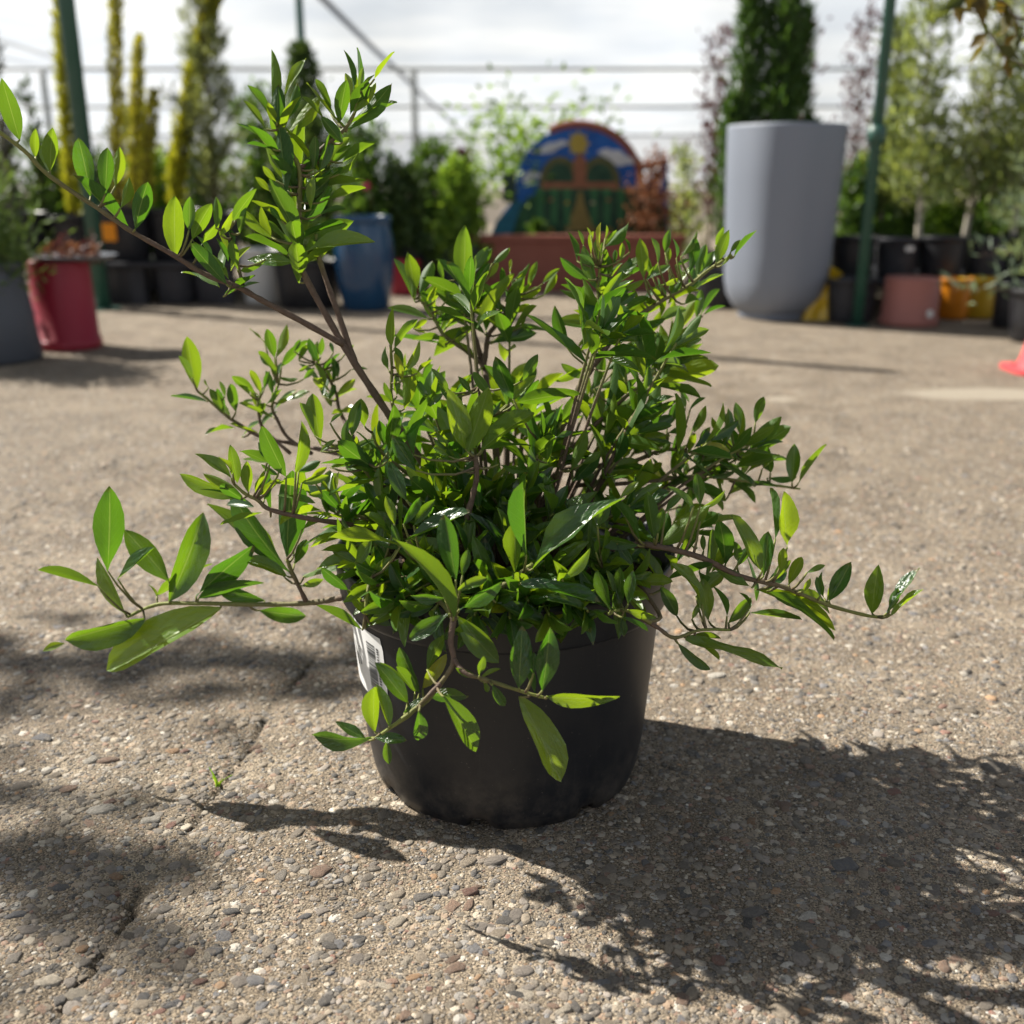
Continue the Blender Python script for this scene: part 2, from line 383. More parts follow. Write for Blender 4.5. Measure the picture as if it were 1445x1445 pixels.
t = NT('white_shade_cloth'); wv = t.noise(.12, 3)
df = t.n('ShaderNodeBsdfDiffuse'); t.set(df.inputs[0], (.66, .68, .70)); tl = t.n('ShaderNodeBsdfTranslucent'); t.set(tl.inputs[0], t.mix(t.ramp(t.noise(.35, 5), [(.35, (0, 0, 0)), (.65, (1, 1, 1))]), (.50, .545, .61), (.70, .72, .74)))
tp = t.n('ShaderNodeBsdfTransparent'); a_ = t.n('ShaderNodeMixShader'); a_.inputs[0].default_value = .74
t.l(df.outputs[0], a_.inputs[1]); t.l(tl.outputs[0], a_.inputs[2])
b_ = t.n('ShaderNodeMixShader'); t.l(t.ramp(wv, [(.3, (.30,) * 3), (.7, (.42,) * 3)]), b_.inputs[0]); t.l(a_.outputs[0], b_.inputs[1]); t.l(tp.outputs[0], b_.inputs[2])
M_cloth = t.done(b_.outputs[0])
def cloth(y0, y1, sag, label, x0=-45, x1=45, gap=.0):
    n, m = 48, 14; V, F = [], []
    for j in range(m + 1):
        for i in range(n + 1):
            u, v = i / n, j / m
            V.append((x0 + (x1 - x0) * u, y0 + gap + (y1 - y0 - 2 * gap) * v, RH + .04 - sag * math.sin(math.pi * v) * (.75 + .25 * math.cos(u * 31))))
    for j in range(m):
        for i in range(n): F.append((j * (n + 1) + i, j * (n + 1) + i + 1, (j + 1) * (n + 1) + i + 1, (j + 1) * (n + 1) + i))
    return tag(obj('shade_cloth', py_mesh('shade_cloth', V, F, True), M_cloth), label, 'shade cloth', 'white cloth panels of the roof')
cloth(14.5, 24, .30, 'sagging white roof cloth above the highest horizontal pipe', gap=.0)
cloth(24, 36, .26, 'white roof cloth between the highest and second pipe', gap=.0)
cloth(36, 58, .22, 'white roof cloth beyond the second pipe', gap=.0)
V = []; F = []
for i in range(61):
    for j in range(7): V.append((-45 + 1.5 * i, 58.2 + .15 * math.sin(i * 1.7 + j), .0 + RH * j / 6))
for i in range(60):
    for j in range(6): F.append((i * 7 + j, (i + 1) * 7 + j, (i + 1) * 7 + j + 1, i * 7 + j + 1))
tag(obj('windbreak_cloth', py_mesh('windbreak_cloth', V, F, True), M_cloth), 'white windbreak cloth hanging far behind all the plants', 'windbreak')

# ------------------------------------------------------------------ the black nursery pot
PX, PY, PR, PH = -.006, .82, .14, .178
t = NT('black_pot_plastic'); n1 = t.noise(9, 6); n2 = t.noise(120, 3); sc = t.n('ShaderNodeMapping'); sc.inputs['Scale'].default_value = (60, 60, 7)
t.l(t.coord(), sc.inputs[0]); n3 = t.noise(3, 3, sc.outputs[0]); n4 = t.noise(480, 1)
c = t.mix(t.ramp(n1, [(.35, (0, 0, 0)), (.7, (.6,) * 3)]), (.0075, .0092, .0130), (.014, .0165, .021))
c = t.mix(t.ramp(n3, [(.6, (0, 0, 0)), (.8, (.16,) * 3)]), c, (.07, .066, .064))
c = t.mix(t.ramp(n4, [(.74, (0, 0, 0)), (.8, (.35,) * 3)]), c, (.2, .18, .16))
sz = t.n('ShaderNodeSeparateXYZ'); t.l(t.coord(), sz.inputs[0])
splash = t.math('MULTIPLY', t.ramp(t.noise(38, 6, rough=.7), [(.42, (0, 0, 0)), (.62, (.55,) * 3)]), t.ramp(sz.outputs[2], [(.0, (1, 1, 1)), (.05, (.12,) * 3), (.12, (.0,) * 3)]))
c = t.mix(splash, c, (.13, .11, .09))
M_pot = t.done(t.bsdf(c, t.math('MULTIPLY_ADD', n1, .25, .33), .45, t.bump(n2, .1, .0006)))
pot = thing('nursery_pot', (PX, PY, 0), 'large black plastic nursery pot with a white barcode sticker, in the foreground', 'plant pot')
def wall_r(z): return .1165 + (.1295 - .1165) * min(1, max(0, z) / .15)
n = 96; prof = [(.088, .006), (.100, .004), (.107, .0035), (.1125, .006), (.1155, .012), (.1172, .022)] + [(wall_r(z), z) for z in (.035, .06, .09, .12, .146)]
V, F = lathe_vf(prof, n)
V = [list(v) for v in V]
for k in range(n):                                  # drainage notches round the foot
    m = (math.cos(k / n * 2 * math.pi * 8 + 1.3))
    lift = .011 if m > .86 else (.005 if m > .74 else 0)
    for j in range(4): V[j * n + k][2] = max(.0012, V[j * n + k][2] - .0028) + lift
obj('wall', py_mesh('wall', V, F, True), M_pot, pot)
V, F = lathe_vf([(.088, .012), (.0, .012)], n); obj('base', py_mesh('base', V, F), M_pot, pot)
V, F = lathe_vf([(.1290, .1455), (.1345, .1462), (.1360, .149), (.1385, .170), (.1392, .1755), (.1385, .178), (.1365, .1784), (.1350, .176), (.1325, .160), (.1268, .140), (.1218, .09), (.1150, .03)], n)
obj('rim', py_mesh('rim', V, F, True), M_pot, pot)
# the price sticker, bent round the wall on its left
def on_wall(a, z, out=.0004):
    r = wall_r(z) + out; return (-r * math.sin(a), -r * math.cos(a), z)
def wall_patch(a0, a1, z0, z1, out, na=10, nz=4, corner=0):
    V, F = [], []
    for j in range(nz + 1):
        for i in range(na + 1):
            u, v = i / na, j / nz; z = z0 + (z1 - z0) * v; aa = a0 + (a1 - a0) * u
            if corner and j in (0, nz) and i in (0, na): aa += (.018 if i == 0 else -.018)
            V.append(on_wall(aa, z, out))
    for j in range(nz):
        for i in range(na): F.append((j * (na + 1) + i, j * (na + 1) + i + 1, (j + 1) * (na + 1) + i + 1, (j + 1) * (na + 1) + i))
    return V, F
t = NT('sticker_paper'); n1 = t.noise(60, 4); M_paper = t.done(t.bsdf(t.mix(n1, (.74, .74, .73), (.84, .84, .83)), .45, .4))
t = NT('sticker_ink'); M_ink = t.done(t.bsdf((.02, .02, .022), .6, .3))
pot.scale = (1.028, 1.028, 1.15)
sk = obj('price_sticker', py_mesh('price_sticker', *wall_patch(rad(46), rad(98), .084, .138, .0005, 14, 6, 1), True), M_paper, pot)
sk['label'] = 'white paper sticker with a black barcode'
bars = MB(); r_ = random.Random(4); z = .0920
while z < .1300:
    w = r_.choice([.0004, .0007, .0011]); bars.add(*wall_patch(rad(51.0), rad(57.0), z, z + w, .0008, 4, 1)); z += w + r_.choice([.0004, .0006, .001])
obj('barcode', py_mesh('barcode', bars.V, bars.F), M_ink, sk)['kind'] = 'stuff'
ink = MB(); z = .0920
while z < .1290:                                     # the digits, too small to read in the photograph
    w = r_.uniform(.0008, .0016); ink.add(*wall_patch(rad(48.8), rad(50.0), z, z + w, .0008, 2, 1)); z += w + r_.uniform(.0006, .0012)
for a, z0, z1 in ((64.5, .104, .109), (64.5, .114, .118), (68, .101, .111), (72, .122, .132), (75, .094, .104), (79, .122, .134)):
    z = z0
    while z < z1: w = r_.uniform(.0006, .0013); ink.add(*wall_patch(rad(a), rad(a + 1.4), z, z + w, .0008, 2, 1)); z += w + .0007
obj('print_line', py_mesh('print_line', ink.V, ink.F), M_ink, sk)['kind'] = 'stuff'

# potting mix inside
t = NT('potting_mix'); n1 = t.noise(160, 5); n2 = t.noise(30, 4)
M_soil = t.done(t.bsdf(t.mix(n1, (.012, .009, .007), (.055, .04, .03)), .9, .2, t.bump(n1, 1, .006)))
r_ = random.Random(5); V, F = [], []; n = 44
for i in range(n + 1):
    for k in range(n * 2):
        rr = .131 * i / n; a = math.pi * k / n; V.append((rr * math.cos(a), rr * math.sin(a), r_.uniform(-.003, .003) + .004 * math.sin(rr * 60 + a * 3)))
for i in range(n):
    for k in range(n * 2): F.append((i * n * 2 + k, i * n * 2 + (k + 1) % (n * 2), (i + 1) * n * 2 + (k + 1) % (n * 2), (i + 1) * n * 2 + k))
soil = tag(obj('potting_soil', py_mesh('potting_soil', V, F, True), M_soil), 'dark potting mix with bark chips inside the black nursery pot', 'soil', kind='stuff')
soil.location = (PX, PY, .170)
t = NT('bark_chip'); n1 = t.noise(3, 4); M_chip = t.done(t.bsdf(t.mix(n1, (.05, .028, .018), (.22, .14, .09)), .75, .3))
chip = MB().add([(-1, -.5, 0), (1, -.4, 0), (1.1, .45, 0), (-.9, .5, 0), (-.9, -.4, .35), (.9, -.35, .3), (.95, .4, .35), (-.85, .4, .28)], box_vf(0, 1, 0, 1, 0, 1)[1])
chip.F = [(0, 3, 2, 1), (4, 5, 6, 7), (0, 1, 5, 4), (1, 2, 6, 5), (2, 3, 7, 6), (3, 0, 4, 7)]
big = MB()
for k in range(420):
    rr = .127 * math.sqrt(r_.random()); a = r_.uniform(0, 6.283); s = r_.uniform(.0015, .0065)
    m = Matrix.Translation((rr * math.cos(a), rr * math.sin(a), .003)) @ Quaternion((r_.gauss(0, 1), r_.gauss(0, 1), r_.gauss(0, 1.6), r_.gauss(0, 1))).normalized().to_matrix().to_4x4() @ Matrix.Scale(s, 4)
    big.add([m @ Vector(v) for v in chip.V], chip.F)
ch = big.build('bark_chips', M_chip, soil, False); ch['kind'] = 'stuff'

# ------------------------------------------------------------------ the shrub
O = Vector((PX, PY, .17))
shrub = thing('shrub', O, 'glossy green leafy shrub with spreading twigs growing in the black nursery pot', 'shrub')
t = NT('glossy_leaf'); uvn = t.n('ShaderNodeUVMap', uv_map='leaf'); sp = t.n('ShaderNodeSeparateXYZ'); t.l(uvn.outputs[0], sp.inputs[0])
u, v = sp.outputs[0], sp.outputs[1]; au = t.math('ABSOLUTE', u)
oi = t.n('ShaderNodeObjectInfo'); rn = t.math('FRACT', t.math('ADD', t.attr('rnd'), oi.outputs['Random']))
geo = t.n('ShaderNodeNewGeometry'); back = geo.outputs['Backfacing']
rib = t.math('LESS_THAN', au, .05)
vs = t.math('FRACT', t.math('SUBTRACT', t.math('MULTIPLY', v, 9.0), t.math('MULTIPLY', au, 2.3)))
vein = t.math('MULTIPLY', t.math('LESS_THAN', vs, .10), t.math('LESS_THAN', au, .9))
blot = t.noise(1.7, 4)
top = t.ramp(rn, [(0, (.013, .050, .014)), (.4, (.020, .070, .014)), (.75, (.046, .118, .014)), (.97, (.10, .19, .013)), (1, (.30, .25, .02))])
top = t.mix(t.math('MULTIPLY', t.math('SUBTRACT', blot, .35), .8), top, (.04, .10, .016))
und = t.ramp(rn, [(0, (.036, .085, .026)), (.6, (.052, .11, .026)), (1, (.10, .17, .02))])
colr = t.mix(back, top, und)
spots = t.noise(26, 2); brown = t.math('MULTIPLY', t.math('GREATER_THAN', v, t.math('ADD', .9, t.math('MULTIPLY', rn, .2))), .8)
colr = t.mix(t.ramp(spots, [(.70, (0, 0, 0)), (.74, (.55,) * 3)]), colr, (.12, .12, .03)); colr = t.mix(brown, colr, (.14, .09, .03))
colr = t.mix(t.math('MULTIPLY', rib, .55), colr, (.24, .33, .09)); colr = t.mix(t.math('MULTIPLY', vein, .28), colr, (.16, .26, .07))
ht = t.math('ADD', t.math('MULTIPLY', vein, -.35), t.math('MULTIPLY', rib, -.9)); ht = t.math('ADD', ht, t.math('MULTIPLY', t.noise(6, 2), .35))
bs = t.bsdf(colr, t.mix(back, (.31,) * 3, (.5,) * 3), t.mix(back, (.85,) * 3, (.35,) * 3), t.bump(ht, .5, .014))
trc = t.mix(t.math('POWER', rn, 1.5), (.11, .29, .010), (.48, .64, .014)); trc = t.mix(t.math('MULTIPLY', vein, .3), trc, (.12, .3, .01)); trc = t.mix(t.math('MULTIPLY', rib, .4), trc, (.4, .5, .1))
tl = t.n('ShaderNodeBsdfTranslucent'); t.set(tl.inputs[0], trc)
mxs = t.n('ShaderNodeMixShader'); mxs.inputs[0].default_value = .37; t.l(bs, mxs.inputs[1]); t.l(tl.outputs[0], mxs.inputs[2])
M_leaf = t.done(mxs.outputs[0])
t = NT('shrub_bark'); ag = t.attr('age'); n1 = t.noise(260, 5); n2 = t.noise(900, 2)
old = t.mix(n1, (.06, .036, .026), (.19, .13, .095)); yng = t.mix(n1, (.17, .20, .04), (.25, .27, .07))
M_stem = t.done(t.bsdf(t.mix(t.ramp(ag, [(.55, (0, 0, 0)), (.95, (1, 1, 1))]), old, yng), .65, .35, t.bump(t.math('ADD', n1, t.math('MULTIPLY', n2, .4)), .8, .0012)))

NR, US = 8, (-1, -.5, 0, .5, 1)
def leaf_vf(seed):
    r = random.Random(seed); V, UV = [], []
    pk = r.uniform(.85, 1.15); tpw = r.uniform(.70, .92); fold = r.uniform(.2, .75); bend = r.uniform(-.15, .45); tw = r.uniform(-.6, .6); wav = r.uniform(.0, .09); ph = r.uniform(0, 6); side = r.uniform(-.05, .05)
    f = lambda v: (v ** pk) * ((1 - v) ** tpw) * (1 - .25 * max(0, v - .7))
    mxw = max(f(i / 100) for i in range(1, 100))
    for j in range(NR + 1):
        v = j / NR; vv = .5 * v + .5 * (.5 - .5 * math.cos(math.pi * v))
        w = .5 * f(max(vv, .012)) / mxw if vv < 1 else .004
        w = max(w, .022 if vv < .5 else .006)
        for u in US:
            x = u * w; z = fold * abs(u) * w * .42 - bend * vv * vv * .55 + wav * math.sin(vv * 9 + ph) * u * .5
            a = tw * (vv - .4); xx = x * math.cos(a) - z * math.sin(a) * .4 + side * math.sin(vv * 3.1); zz = z + x * math.sin(a) * .38
            V.append((xx, vv, zz)); UV.append((u, vv))
    F = [(j * 5 + i, j * 5 + i + 1, (j + 1) * 5 + i + 1, (j + 1) * 5 + i) for j in range(NR) for i in range(4)]
    return V, F, UV
LV = [leaf_vf(s) for s in range(16)]; LM = []
for s, (V, F, UV) in enumerate(LV):
    me = py_mesh('leaf', V, F, True); ul = me.uv_layers.new(name='leaf')
    for lp_ in me.loops: ul.data[lp_.index].uv = UV[lp_.vertex_index]
    a = me.attributes.new('rnd', 'FLOAT', 'POINT'); a.data.foreach_set('value', [0.0] * len(V)); me.materials.append(M_leaf); LM.append(me)

LEAVES = []                                           # (matrix relative to O, variant, branch index, apparent size)
R = random.Random(11)
CAMP = Vector((0, 0, CAMH))
def put_leaf(base, tip, nrm, wr, br, prio=1.0):
    d = tip - base; L = d.length
    if L < .006: return
    d.normalize(); nrm = (nrm - d * nrm.dot(d))
    if nrm.length < 1e-4: nrm = d.orthogonal()
    nrm.normalize(); x = d.cross(nrm); W = L * wr
    m = Matrix.Identity(4)
    for r in range(3): m[r][0], m[r][1], m[r][2], m[r][3] = x[r] * W, d[r] * L, nrm[r] * L, (base - O)[r]
    mid = (base + tip) * .5; zc_ = (mid - CAMP).length
    fac = abs(nrm.dot((CAMP - mid).normalized())) * .8 + .2
    LEAVES.append((m, R.randrange(16), br, prio * L * W * fac / zc_ ** 2 / max(.6, mid.y) ** 1.5))
STEMS = []                                            # (points, r0, r1, young from)
def stem(pts, r0=.0032, r1=.0013, crown=False, y0=0.0, y1=1.0):
    P = [at(*p) if max(abs(p[0]), abs(p[1])) > 5 else Vector(p) for p in pts]
    if crown:
        a = P[0]; c0 = Vector((PX + (a.x - PX) * .18 + R.uniform(-.012, .012), PY + (a.y - PY) * .18 + R.uniform(-.012, .012), .165))
        P = [c0, c0.lerp(a, .45) + Vector((0, 0, .012))] + P
    STEMS.append((spline(P, 5), r0, r1, y0, y1)); return len(STEMS) - 1
JOIN = []
def traced(ox, oy, s, Y, br, leaves, dy=.22, prio=1.5):
    for (bx, by, tx, ty, w) in leaves:
        Yb = Y + R.uniform(-.012, .012)
        b = at(ox + bx / s, oy + by / s, Yb); t0 = at(ox + tx / s, oy + ty / s, Yb); L = (t0 - b).length
        tp_ = at(ox + tx / s, oy + ty / s, Yb + R.gauss(0, dy) * L * .8)
        d = (tp_ - b).normalized(); c = (CAMP - b).normalized(); c = (c - d * c.dot(d)).normalized()
        Lr = (tp_ - b).length; wr = R.uniform(.29, .36); ap = min(.36, abs(w) * .95 * L / Lr)
        wr = max(wr, ap * 1.02); roll = math.acos(min(1, ap / wr)) * .92 * R.choice((-1, 1))
        nn = Quaternion(d, roll) @ c
        if w < 0: nn = -nn
        elif abs(w) < .2 and nn.z < 0: nn = -nn
        put_leaf(b, tp_, nn, wr, br, prio); JOIN.append((b, br))
def crop(ox, oy, s, pts, Y):
    return [(ox + x / s, oy + y / s, Y if not hasattr(Y, '__len__') else Y[0] + (Y[1] - Y[0]) * i / max(1, len(pts) - 1)) for i, (x, y) in enumerate(pts)]
def rosette(tip, axis, n, L, br, spread=1.0, prio=.6, span=.03):
    axis = Vector(axis).normalized(); a0 = R.uniform(0, 6.28); o1 = axis.orthogonal().normalized(); o2 = axis.cross(o1)
    for k in range(n):
        f = k / max(1, n - 1)                          # 0 = lowest
        an = a0 + (k // 2) * 1.57 + (k % 2) * 3.1416 + R.uniform(-.35, .35)
        out = o1 * math.cos(an) + o2 * math.sin(an)
        el = (1.15 - .85 * f) * spread + R.uniform(-.18, .18)
        d = axis * math.cos(el) + out * math.sin(el)
        l = L * R.uniform(.75, 1.15) * (1 - .35 * f)
        b = tip - axis * span * (1 - f) + out * .001
        put_leaf(b, b + d * l, axis * math.sin(el) - out * math.cos(el) + Vector((0, 0, .05)), R.uniform(.27, .34), br, prio)

# ---- tall shoot, upper left
S = crop(340, 60, 4.25, [(430, 1445), (370, 1370), (345, 1200), (350, 950), (350, 760), (290, 640), (215, 500)], .84)
tall = stem([(640, 715, .82), (575, 622, .83), (545, 580, .83), (500, 512, .83), (470, 462, .835)] + S[1:], .0042, .0014, True)
stem(crop(340, 60, 4.25, [(350, 760), (480, 640), (620, 520), (690, 400), (705, 280)], .842), .002, .001, y0=.4)
stem([(502, 515, .83), (478, 445, .84), (452, 370, .85), (446, 330, .85)], .0028, .0018)
traced(340, 60, 4.25, .84, tall, [
 (190,440,172,40,.1),(170,440,70,245,-.22),(215,480,228,248,-.42),(265,310,390,95,.2),(255,460,370,260,-.25),(150,520,5,355,.15),(290,600,165,460,-.45),
 (290,530,495,335,-.3),(500,460,365,330,.1),(270,890,225,480,-.25),(355,870,400,435,-.24),(540,430,450,220,-.2),(590,480,630,222,-.42),(610,600,480,440,-.45),
 (440,760,450,555,.3),(470,770,560,540,.3),(710,300,697,30,.06),(720,290,735,145,.25),(700,290,680,185,-.3),(680,420,808,235,-.3),(800,220,925,60,.12),
 (640,520,925,285,-.25),(540,730,665,615,.3),(610,720,820,595,-.2),(375,960,600,725,-.25),(590,790,725,685,.2),(280,890,115,590,.1),(190,640,30,605,.1),
 (210,830,130,740,-.4),(170,890,88,805,-.4),(345,1160,165,815,-.3),(365,1090,575,870,.25),(500,950,750,875,-.15),(480,1030,635,990,.15),(390,1250,670,1060,-.3),
 (400,1250,770,1140,.2),(380,1310,520,1240,.2),(300,1200,165,1055,.2),(180,1160,110,1000,-.35),(180,1170,0,990,.25),(240,1070,170,985,-.4),(310,1320,30,1280,.3),
 (280,1270,20,1165,-.15),(0,990,75,868,-.3),(150,1300,0,1370,.2),(300,900,310,690,.3),(420,1000,420,800,.25)])
# ---- long thin twig reaching the left edge
lng = stem(crop(0, 0, 2.89, [(1400, 1405), (1230, 1310), (1060, 1220), (970, 1170), (830, 1115), (700, 1035), (540, 945), (400, 850), (200, 715), (100, 615), (-40, 510), (-120, 440)], (.83, .80)), .0026, .0014, y0=.1)
stem(crop(0, 0, 2.89, [(990, 1165), (965, 1060), (935, 930)], .825), .0016, .001, y0=.5)
traced(0, 0, 2.89, .815, lng, [
 (80,570,0,325,-.35),(145,640,140,525,-.35),(205,695,215,520,-.4),(370,800,320,560,.35),(430,785,440,600,-.45),(470,760,490,600,-.35),(525,930,295,720,-.2),
 (490,850,545,720,-.3),(550,935,600,745,-.45),(715,1050,715,800,-.42),(770,940,775,800,.4),(785,975,860,815,-.4),(880,930,890,800,-.3),(950,900,1030,765,-.3),
 (820,1000,890,895,.25),(925,1160,775,990,-.3),(960,1000,925,915,-.2),(970,1100,945,980,-.4),(980,950,990,850,.3),(900,960,960,870,.3),(200,700,160,560,.2)])
# ---- left upper cluster, behind
lu = stem([(520, 655, .90)] + crop(240, 460, 4.516, [(830, 760), (590, 710), (430, 620), (340, 555), (250, 475), (180, 420)], .95), .0026, .0012, True)
stem([(410, 640, .94)] + crop(240, 460, 4.516, [(600, 660), (565, 560), (560, 470)], .95), .0018, .0012)
stem([(440, 640, .93)] + crop(240, 460, 4.516, [(750, 710), (680, 590), (650, 510), (690, 370)], .95), .0019, .0012)
stem([(500, 620, .93)] + crop(240, 460, 4.516, [(1080, 540), (1060, 430), (990, 300), (930, 230)], .96), .0019, .0012)
traced(240, 460, 4.516, .95, lu, [
 (170,410,105,70,-.35),(140,330,65,185,.3),(230,480,5,455,.08),(345,555,250,400,-.35),(350,450,320,350,.3),(420,545,390,370,-.45),(245,390,210,340,.2),
 (510,440,415,335,.25),(540,430,390,310,-.35),(580,430,510,280,-.3),(600,400,640,285,.3),(560,480,450,480,.2),(665,200,620,10,-.4),(675,200,760,0,-.25),(690,340,565,160,.15),
 (640,260,570,190,.5),(700,330,815,335,-.25),(690,490,900,430,.2),(710,260,885,95,-.25),(610,500,700,400,-.15),(600,100,500,20,.05),(820,220,885,100,-.3),(790,160,830,85,.4),
 (940,225,885,75,-.4),(960,200,975,75,-.3),(850,340,920,260,.35),(1070,330,1040,200,-.4),(1070,430,1180,340,.4),(1010,470,1050,370,-.4),(930,240,990,390,-.25),
 (1040,170,1020,100,.5),(1130,160,1170,120,.4),(1150,280,1260,280,.2),(880,250,820,290,.3),(1000,300,1050,260,.3)], prio=1.2)
# ---- left lower cluster
ll = stem([(520, 745, .78)] + crop(240, 460, 4.516, [(900, 1230), (640, 1170), (560, 1110), (480, 1070), (410, 1010)], .755), .0026, .0012, True)
traced(240, 460, 4.516, .755, ll, [
 (430,1085,60,940,.25),(390,970,160,815,.25),(410,1030,210,935,-.3),(430,1000,400,770,.35),(400,940,330,820,.15),(500,1060,490,860,-.4),(540,1080,590,920,.25),(600,1110,640,965,-.3),
 (570,1080,700,980,-.3),(690,950,580,890,-.3),(740,960,590,640,-.35),(800,930,880,640,.25),(700,920,475,760,.12),(620,870,460,830,.2),(640,860,560,740,.4),(820,930,960,860,-.4),(840,1000,1010,960,.35)])
ml = stem([(560, 700, .8), (520, 670, .79), (490, 630, .79)], .0024, .0012, True)
stem([(600, 690, .8), (540, 640, .8), (525, 610, .8)], .002, .0012, True)
traced(240, 460, 4.516, .79, ml, [
 (960,760,910,430,-.35),(920,700,820,490,.2),(1130,800,1110,590,.2),(1020,620,1100,555,.2),(1160,700,1200,470,.35),(1240,640,1215,460,.4),(1350,870,1230,650,.08),(1420,1240,1310,920,.35),
 (1070,1110,1270,955,.25),(1090,1160,1300,1075,-.15),(1110,1210,1300,1150,.25),(1060,1200,960,1080,.4),(840,1300,1040,1200,.15),(1340,1280,1035,1270,.12),(1360,760,1340,590,-.45),
 (1390,800,1430,500,.3),(1170,800,1290,710,.2),(1130,900,1250,830,.3),(960,800,1050,720,.25),(1020,900,1130,840,-.4),(900,960,1000,900,.4),(1150,840,1040,760,.35),(1010,1040,880,1090,.3)])
# ---- branch reaching out to the front left
fl = stem([(645, 775, .76)] + crop(420, 700, 4.817, [(870, 510), (700, 570), (600, 620), (480, 650), (340, 680), (200, 710)], (.745, .785)) + crop(0, 450, 2.89, [(1240, 1160), (1060, 1165), (800, 1160), (640, 1165), (520, 1215)], (.79, .81)), .0042, .0014, True)
stem(crop(0, 450, 2.89, [(1250, 1155), (1190, 1030), (1170, 980)], .79), .002, .0013, y0=.4)
stem(crop(420, 700, 4.817, [(600, 620), (760, 670), (960, 710), (1060, 830)], (.735, .66)), .0030, .0022)
traced(0, 450, 2.89, .80, fl, [
 (440,1030,450,690,-.35),(510,1200,375,980,.22),(480,1060,640,940,.15),(690,1070,510,860,.4),(400,1090,150,1030,.15),(590,1225,265,1310,.3),(265,1325,175,1355,.3),(900,1180,460,1445,.25),
 (690,1150,850,820,.32),(640,1130,845,970,.12),(800,1130,1035,910,.25),(810,1140,1070,1040,-.2),(1080,1150,880,1100,.3),(1060,1190,1250,1220,.45),(1180,1030,905,735,.2),(1150,1040,845,755,.15),
 (1170,980,1190,620,-.33),(1200,960,1150,850,-.6),(1240,1050,1590,860,-.15),(1230,1090,1320,1060,.4),(1170,1050,1000,960,.3),(640,1140,620,1080,.1),(1200,1000,1250,900,-.4)], prio=3)
# ---- front rosette and the twigs hanging down the pot
fr = stem([(640, 870, .645)] + crop(420, 700, 4.817, [(1050, 900), (1040, 1000), (1060, 1120), (1010, 1220), (880, 1390), (800, 1445)], (.64, .625)) + [(560, 1020, .62), (538, 1036, .615)], .0024, .0011, y0=.3)
traced(420, 700, 4.817, .645, fr, [
 (1060,820,790,200,.08),(1075,570,1000,130,-.32),(1120,540,1160,360,.4),(1030,800,760,975,.35),(1090,820,1370,1150,.5),(1100,770,1390,580,.25),(1000,690,760,700,.3),(1050,650,960,470,.4),
 (1080,640,1290,560,.35),(830,1340,690,1030,.25),(750,1400,560,1130,.35),(800,1330,660,1160,.3),(850,1310,1010,1100,.35),(880,1180,990,940,-.35),(880,1350,1160,1350,.3)], prio=3)
pf = stem([(560, 800, .735), (525, 815, .70), (515, 868, .685)], .0022, .0012, True)
traced(420, 700, 4.817, .70, pf, [
 (345,640,160,490,.3),(400,490,510,290,.35),(480,610,640,410,.3),(480,810,350,640,.35),(440,910,120,760,.12),(460,900,690,740,.15),(530,870,780,760,.3),(880,840,715,835,.25),
 (690,330,640,200,.5),(700,340,250,200,.1),(730,370,520,300,.3),(740,300,1180,115,.12),(720,190,830,0,.3),(790,200,940,20,.3),(660,190,600,0,.4),(450,700,560,780,.3)])
hl = stem([(640, 930, .634)] + crop(400, 800, 2.408, [(620, 362), (680, 380), (800, 420), (890, 445)], .625), .0018, .001, y0=.4)
stem([(622, 964, .629)] + crop(400, 800, 2.408, [(490, 440), (420, 510), (330, 565)], .625), .0018, .001, y0=.4)
traced(400, 800, 2.408, .625, hl, [
 (310,560,290,385,-.35),(360,540,330,395,.25),(300,580,80,605,.25),(290,590,175,530,.25),(310,580,420,590,.35),(350,590,360,670,.6),(420,460,325,325,.35),(410,495,480,445,.3),(460,490,470,610,.4),
 (545,440,685,635,.3),(490,435,630,435,.2),(800,410,820,220,.42),(880,420,905,205,.35),(850,360,850,290,.4),(855,430,800,320,.12),(895,440,1145,470,.2),(805,440,940,730,.3),(680,390,700,430,.5),
 (710,400,755,480,.45),(660,375,585,340,.3),(665,380,740,350,.15),(665,370,680,300,.35)], prio=3)
# ---- front right rosettes
f2 = stem([(870, 800, .74), (930, 865, .70), (915, 877, .69)] + crop(700, 680, 4.817, [(1040, 950), (870, 870), (760, 900)], (.685, .67)), .002, .0012, True, y0=.3)
stem(crop(700, 680, 4.817, [(-60, 780), (0, 740), (130, 650), (250, 560)], (.665, .69)), .0026, .0018, y0=.5)
traced(700, 680, 4.817, .675, f2, [
 (750,880,475,980,.25),(760,860,560,600,.35),(780,870,690,590,.25),(840,850,750,600,.2),(850,830,850,570,.3),(900,830,920,620,.35),(850,920,880,1060,.4),(860,920,1030,1025,.15),(900,870,1095,945,.3),
 (170,690,715,835,.15),(620,870,310,750,.2),(250,590,760,40,.2),(130,610,130,270,.3),(205,500,200,0,.08),(0,820,335,975,.28),(450,660,640,450,.25)], prio=2.5)
traced(700, 680, 4.817, .715, f2, [
 (960,430,645,375,.3),(690,300,770,140,.4),(680,480,690,390,.8),(820,420,920,570,.4),(970,390,800,50,.08),(1075,380,1025,60,-.3),(1100,350,1140,180,.35),(1130,425,1445,185,-.38),(1150,200,1280,80,.3),(840,110,970,0,.35)], prio=2)
